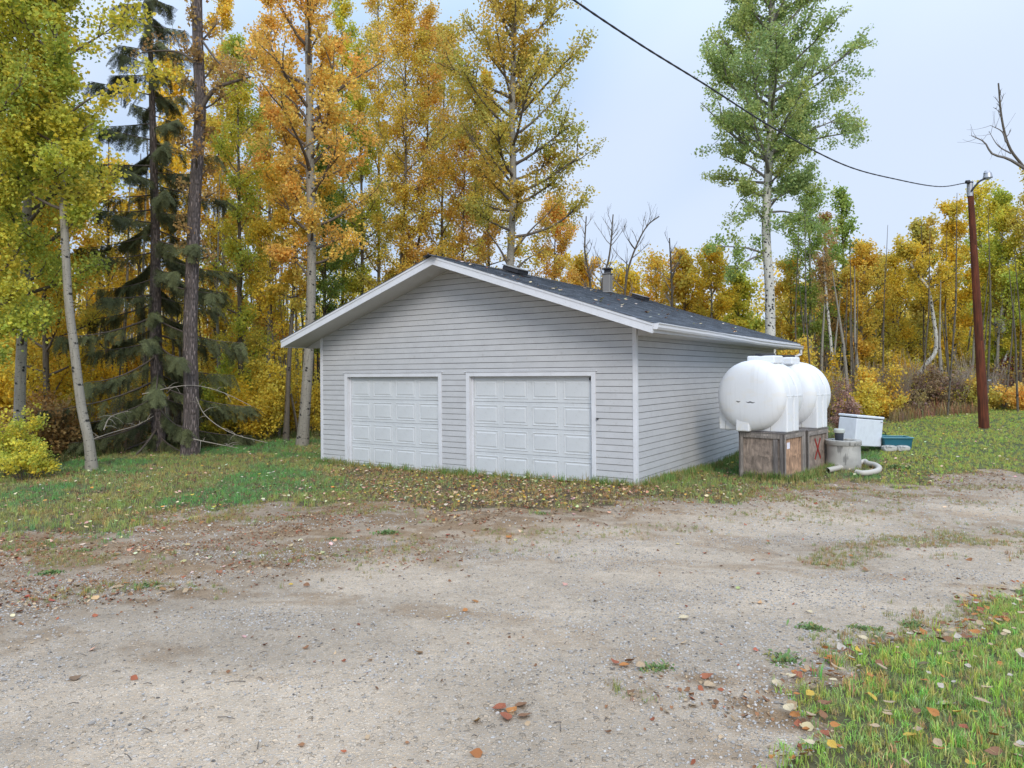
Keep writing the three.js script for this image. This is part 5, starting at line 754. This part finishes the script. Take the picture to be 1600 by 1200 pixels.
  for (let i = 0; i < 4000 && made < 180; i++) { const x = lerp(0.8, 4.6, r()), d = lerp(2.5, 6.2, r()), w = where(x, -d); if (w.near < 0.06 || w.px > 1640 || w.py > 1215) continue; const edge = 1 - Math.abs(w.near - 0.5) * 1.3; if (r() > 0.35 + 0.65 * edge) continue;
    const k = ['orange', 'tan', 'pale', 'brown', 'orange', 'rust', 'yellow', 'tan', 'grey'][Math.floor(r() * 9)], s = 0.028 + 0.042 * r() * (0.5 + r()), m = part('fallen_leaf', LN[made % 5], LM[k], groundMesh, [x, gh(x, -d) + 0.035 + 0.02 * r(), -d]); m.rotation.set((r() - 0.5) * 0.9, r() * 6.28, (r() - 0.5) * 0.9); m.scale.set(s * (0.85 + 0.3 * r()), s, s); made++; }
  for (const [px, py, k, s] of [[1478, 1108, 'grey', 0.12], [1068, 970, 'pale', 0.1], [1215, 1075, 'pale', 0.075], [1108, 1077, 'tan', 0.09], [1410, 798, 'orange', 0.11], [795, 842, 'orange', 0.1], [700, 968, 'yellow', 0.05], [726, 957, 'orange', 0.06], [455, 917, 'yellow', 0.06], [480, 918, 'brown', 0.08], [60, 866, 'yellow', 0.07], [430, 835, 'yellow', 0.09], [255, 828, 'rust', 0.08], [1265, 960, 'pale', 0.05], [905, 942, 'pale', 0.05], [780, 1113, 'rust', 0.09], [800, 1116, 'orange', 0.08], [815, 1108, 'brown', 0.09], [790, 1126, 'rust', 0.09], [820, 1124, 'brown', 0.08], [960, 1040, 'rust', 0.07], [975, 1045, 'orange', 0.08], [985, 1038, 'brown', 0.08], [1000, 1046, 'tan', 0.07], [185, 920, 'tan', 0.09], [198, 914, 'orange', 0.1], [250, 920, 'tan', 0.08], [266, 925, 'tan', 0.09], [290, 927, 'tan', 0.08], [310, 905, 'tan', 0.09], [560, 832, 'rust', 0.09], [575, 830, 'orange', 0.08], [545, 834, 'brown', 0.09], [620, 838, 'rust', 0.08], [1330, 872, 'orange', 0.07], [1345, 868, 'tan', 0.07]]) { const p = groundAt(px, py), m = part('fallen_leaf', LN[Math.floor(r() * 5)], LM[k], driveMesh, [p.x, p.y + 0.02, p.z]); m.rotation.set((r() - 0.5) * 0.6, r() * 6.28, (r() - 0.5) * 0.6); m.scale.setScalar(s); }
  // stones on the drive
  const ST = [0, 1, 2].map((k) => { const g = new THREE.IcosahedronGeometry(0.5, k === 2 ? 1 : 0), p = g.attributes.position, h = new Map(); for (let i = 0; i < p.count; i++) { const key = [p.getX(i), p.getY(i), p.getZ(i)].map((v) => v.toFixed(3)).join(); if (!h.has(key)) h.set(key, 0.72 + 0.5 * r()); const f = h.get(key); p.setXYZ(i, p.getX(i) * f, p.getY(i) * f * 0.62, p.getZ(i) * f * 0.85); } g.setAttribute('color', new THREE.Float32BufferAttribute(new Array(p.count * 3).fill(1), 3)); g.computeVertexNormals(); return g; });
  const P = [[], [], []];
  area(-8, 8, 2.2, 9.5, 1500, (x, z, d, w) => { if (w.gravel < 0.4) return; const n = vnoise(x * 0.9, z * 1.4, 95), n2 = vnoise(x * 2.5, z * 2.5, 96); if (r() > 0.12 + 0.75 * ss(0.38, 0.75, n * 0.65 + n2 * 0.35)) return; const s = 0.006 + 0.014 * Math.pow(r(), 2.2) + (r() < 0.012 ? 0.02 * r() : 0), v = 0.23 + 0.26 * r(), wq = 0.02 + r() * 0.07; P[Math.floor(r() * 3)].push({ p: V(x, driveY(x, z) + s * 0.16, z), ry: r() * 6.28, rx: (r() - 0.5) * 0.6, s: [s * (0.8 + 0.6 * r()), s, s], c: r() < 0.07 ? [0.12, 0.11, 0.1] : [v * (1 + wq), v * (0.985 - 0.1 * Math.max(0, wq)), v * (0.95 - wq)] }); });
  area(-13, 12, 9.5, 17, 110, (x, z, d, w) => { if (w.gravel < 0.4) return; if (vnoise(x * 0.9, z * 1.4, 95) < 0.4) return; const s = 0.012 + 0.02 * Math.pow(r(), 2), v = 0.26 + 0.3 * r(); P[Math.floor(r() * 3)].push({ p: V(x, driveY(x, z) + s * 0.12, z), ry: r() * 6.28, s, c: [v, v * 0.97, v * 0.92] }); });
  P.forEach((l, i) => scatter('gravel', ST[i], stoneMat, l, scene, 'stuff'));
  // twigs lying about
  for (let i = 0; i < 420; i++) { const x = lerp(-7, 7, r()), d = lerp(2.5, 13, r()), w = where(x, -d); if (w.gravel < 0.4 || w.py > 1240) continue; const a = r() * 6.28, l = 0.03 + 0.1 * r() * r(), p = V(x, driveY(x, -d) + 0.006, -d), e = V(x + Math.cos(a) * l, 0, -d + Math.sin(a) * l); e.y = driveY(e.x, e.z) + 0.012; T.push(limb([p, p.clone().lerp(e, 0.5).add(V(0, 0.006, 0)), e], [0.0028, 0.0024, 0.0015], 4)); }
  tag(part('twig_litter', T, M.twig, scene), null, null, null, 'stuff');
  // weeds one can point to
  const WEED = (seed, dense) => { const q = rng(seed), pos = [], col = []; for (let k = 0; k < dense; k++) { const a = q() * 6.28, el = 0.1 + q() * 1.2, l = 0.12 + 0.4 * q() * q() + 0.1, wd = 0.035 + 0.035 * q(), o = V((q() + q() + q() - 1.5) * 0.75, 0, (q() + q() - 1) * 0.6), dir = V(Math.cos(a) * Math.cos(el), Math.sin(el), Math.sin(a) * Math.cos(el)), sd = V(-Math.sin(a), 0, Math.cos(a)), m = o.clone().addScaledVector(dir, l * 0.55), t = o.clone().addScaledVector(dir, l).add(V(0, -0.12 * l, 0)), A = m.clone().addScaledVector(sd, wd), B = m.clone().addScaledVector(sd, -wd); pos.push(...o.toArray(), ...A.toArray(), ...t.toArray(), ...o.toArray(), ...t.toArray(), ...B.toArray()); const v = 0.7 + 0.6 * q(); for (let i = 0; i < 6; i++) col.push((0.16 + 0.12 * (k % 4 === 0)) * v, 0.25 * v, 0.09 * v); } return raw(pos, col); };
  const W = [WEED(1, 190), WEED(2, 150), WEED(3, 230)];
  [[80, 897, 36, 'small green weed clump on the gravel at far left'], [225, 918, 38, 'green weed clump with tan leaves round it, left on the gravel'], [525, 843, 20, 'small green weed at the left of the leaf heap in front of the left door'], [603, 834, 34, 'bluish-green weed clump in front of the gap between the doors'], [845, 803, 22, 'green weed at the grass edge in front of the right door'], [1028, 1047, 40, 'bright green weed beside the orange leaves in the near drive'], [1226, 1034, 58, 'dark green weed clump in the near drive, right of the bright one'], [1352, 985, 40, 'low green weed with orange leaves on the right of the drive'], [1425, 980, 36, 'small green weed nearest the lower right grass edge'], [1272, 985, 46, 'flat olive weed clump in the middle right of the drive'], [130, 862, 28, 'thin green weed by the lawn edge at left'], [1405, 731, 30, 'tuft of bright green weed on the grass right of the hose loop']].forEach(([px, py, w, lab], i) => { const p = groundAt(px, py), s = w / F * -p.z; const t = thing('weed_clump', lab, 'weed', p, i * 1.3); const m = part('leaves', W[i % 3], bladeMat, t); m.scale.set(s * 0.8, s * 0.5, s * 0.8); });
  // leaves on the roof
  const R = [[], [], []]; const addR = (x, z, c, s) => { const q = toWorld(x, roofY(x) + 0.03, z); R[Math.floor(r() * 3)].push({ p: q, ry: r() * 6.28, rz: -0.3, rx: (r() - 0.5) * 0.7, s, c }); };
  for (let i = 0; i < 75; i++) { const z = lerp(OF - 0.1, -GD, Math.pow(r(), 1.5)), x = lerp(-GW / 2 + 0.1, OS - 0.2, Math.pow(r(), 1.15)); addR(x, z, pick('pale', 'grey', 'pale', 'tan', 'grey', 'rust').map((v) => v * (0.8 + 0.4 * r())), 0.06 + 0.05 * r()); }
  addR(-1.6, -1.8, [0.6, 0.42, 0.03], 0.16);
  const rl = tag(new THREE.Group(), 'scattered pale fallen leaves lying on the dark roof', 'leaves', null, 'stuff'); rl.name = 'roof_leaves'; scene.add(rl); R.forEach((l, i) => l.length && scatter('leaf', LEAF[i], litterMat, l, rl));
}
scene.traverse((o) => { if (o.isMesh) { o.castShadow = true; o.receiveShadow = true; } });
camera.updateProjectionMatrix();
renderer.render(scene, camera);
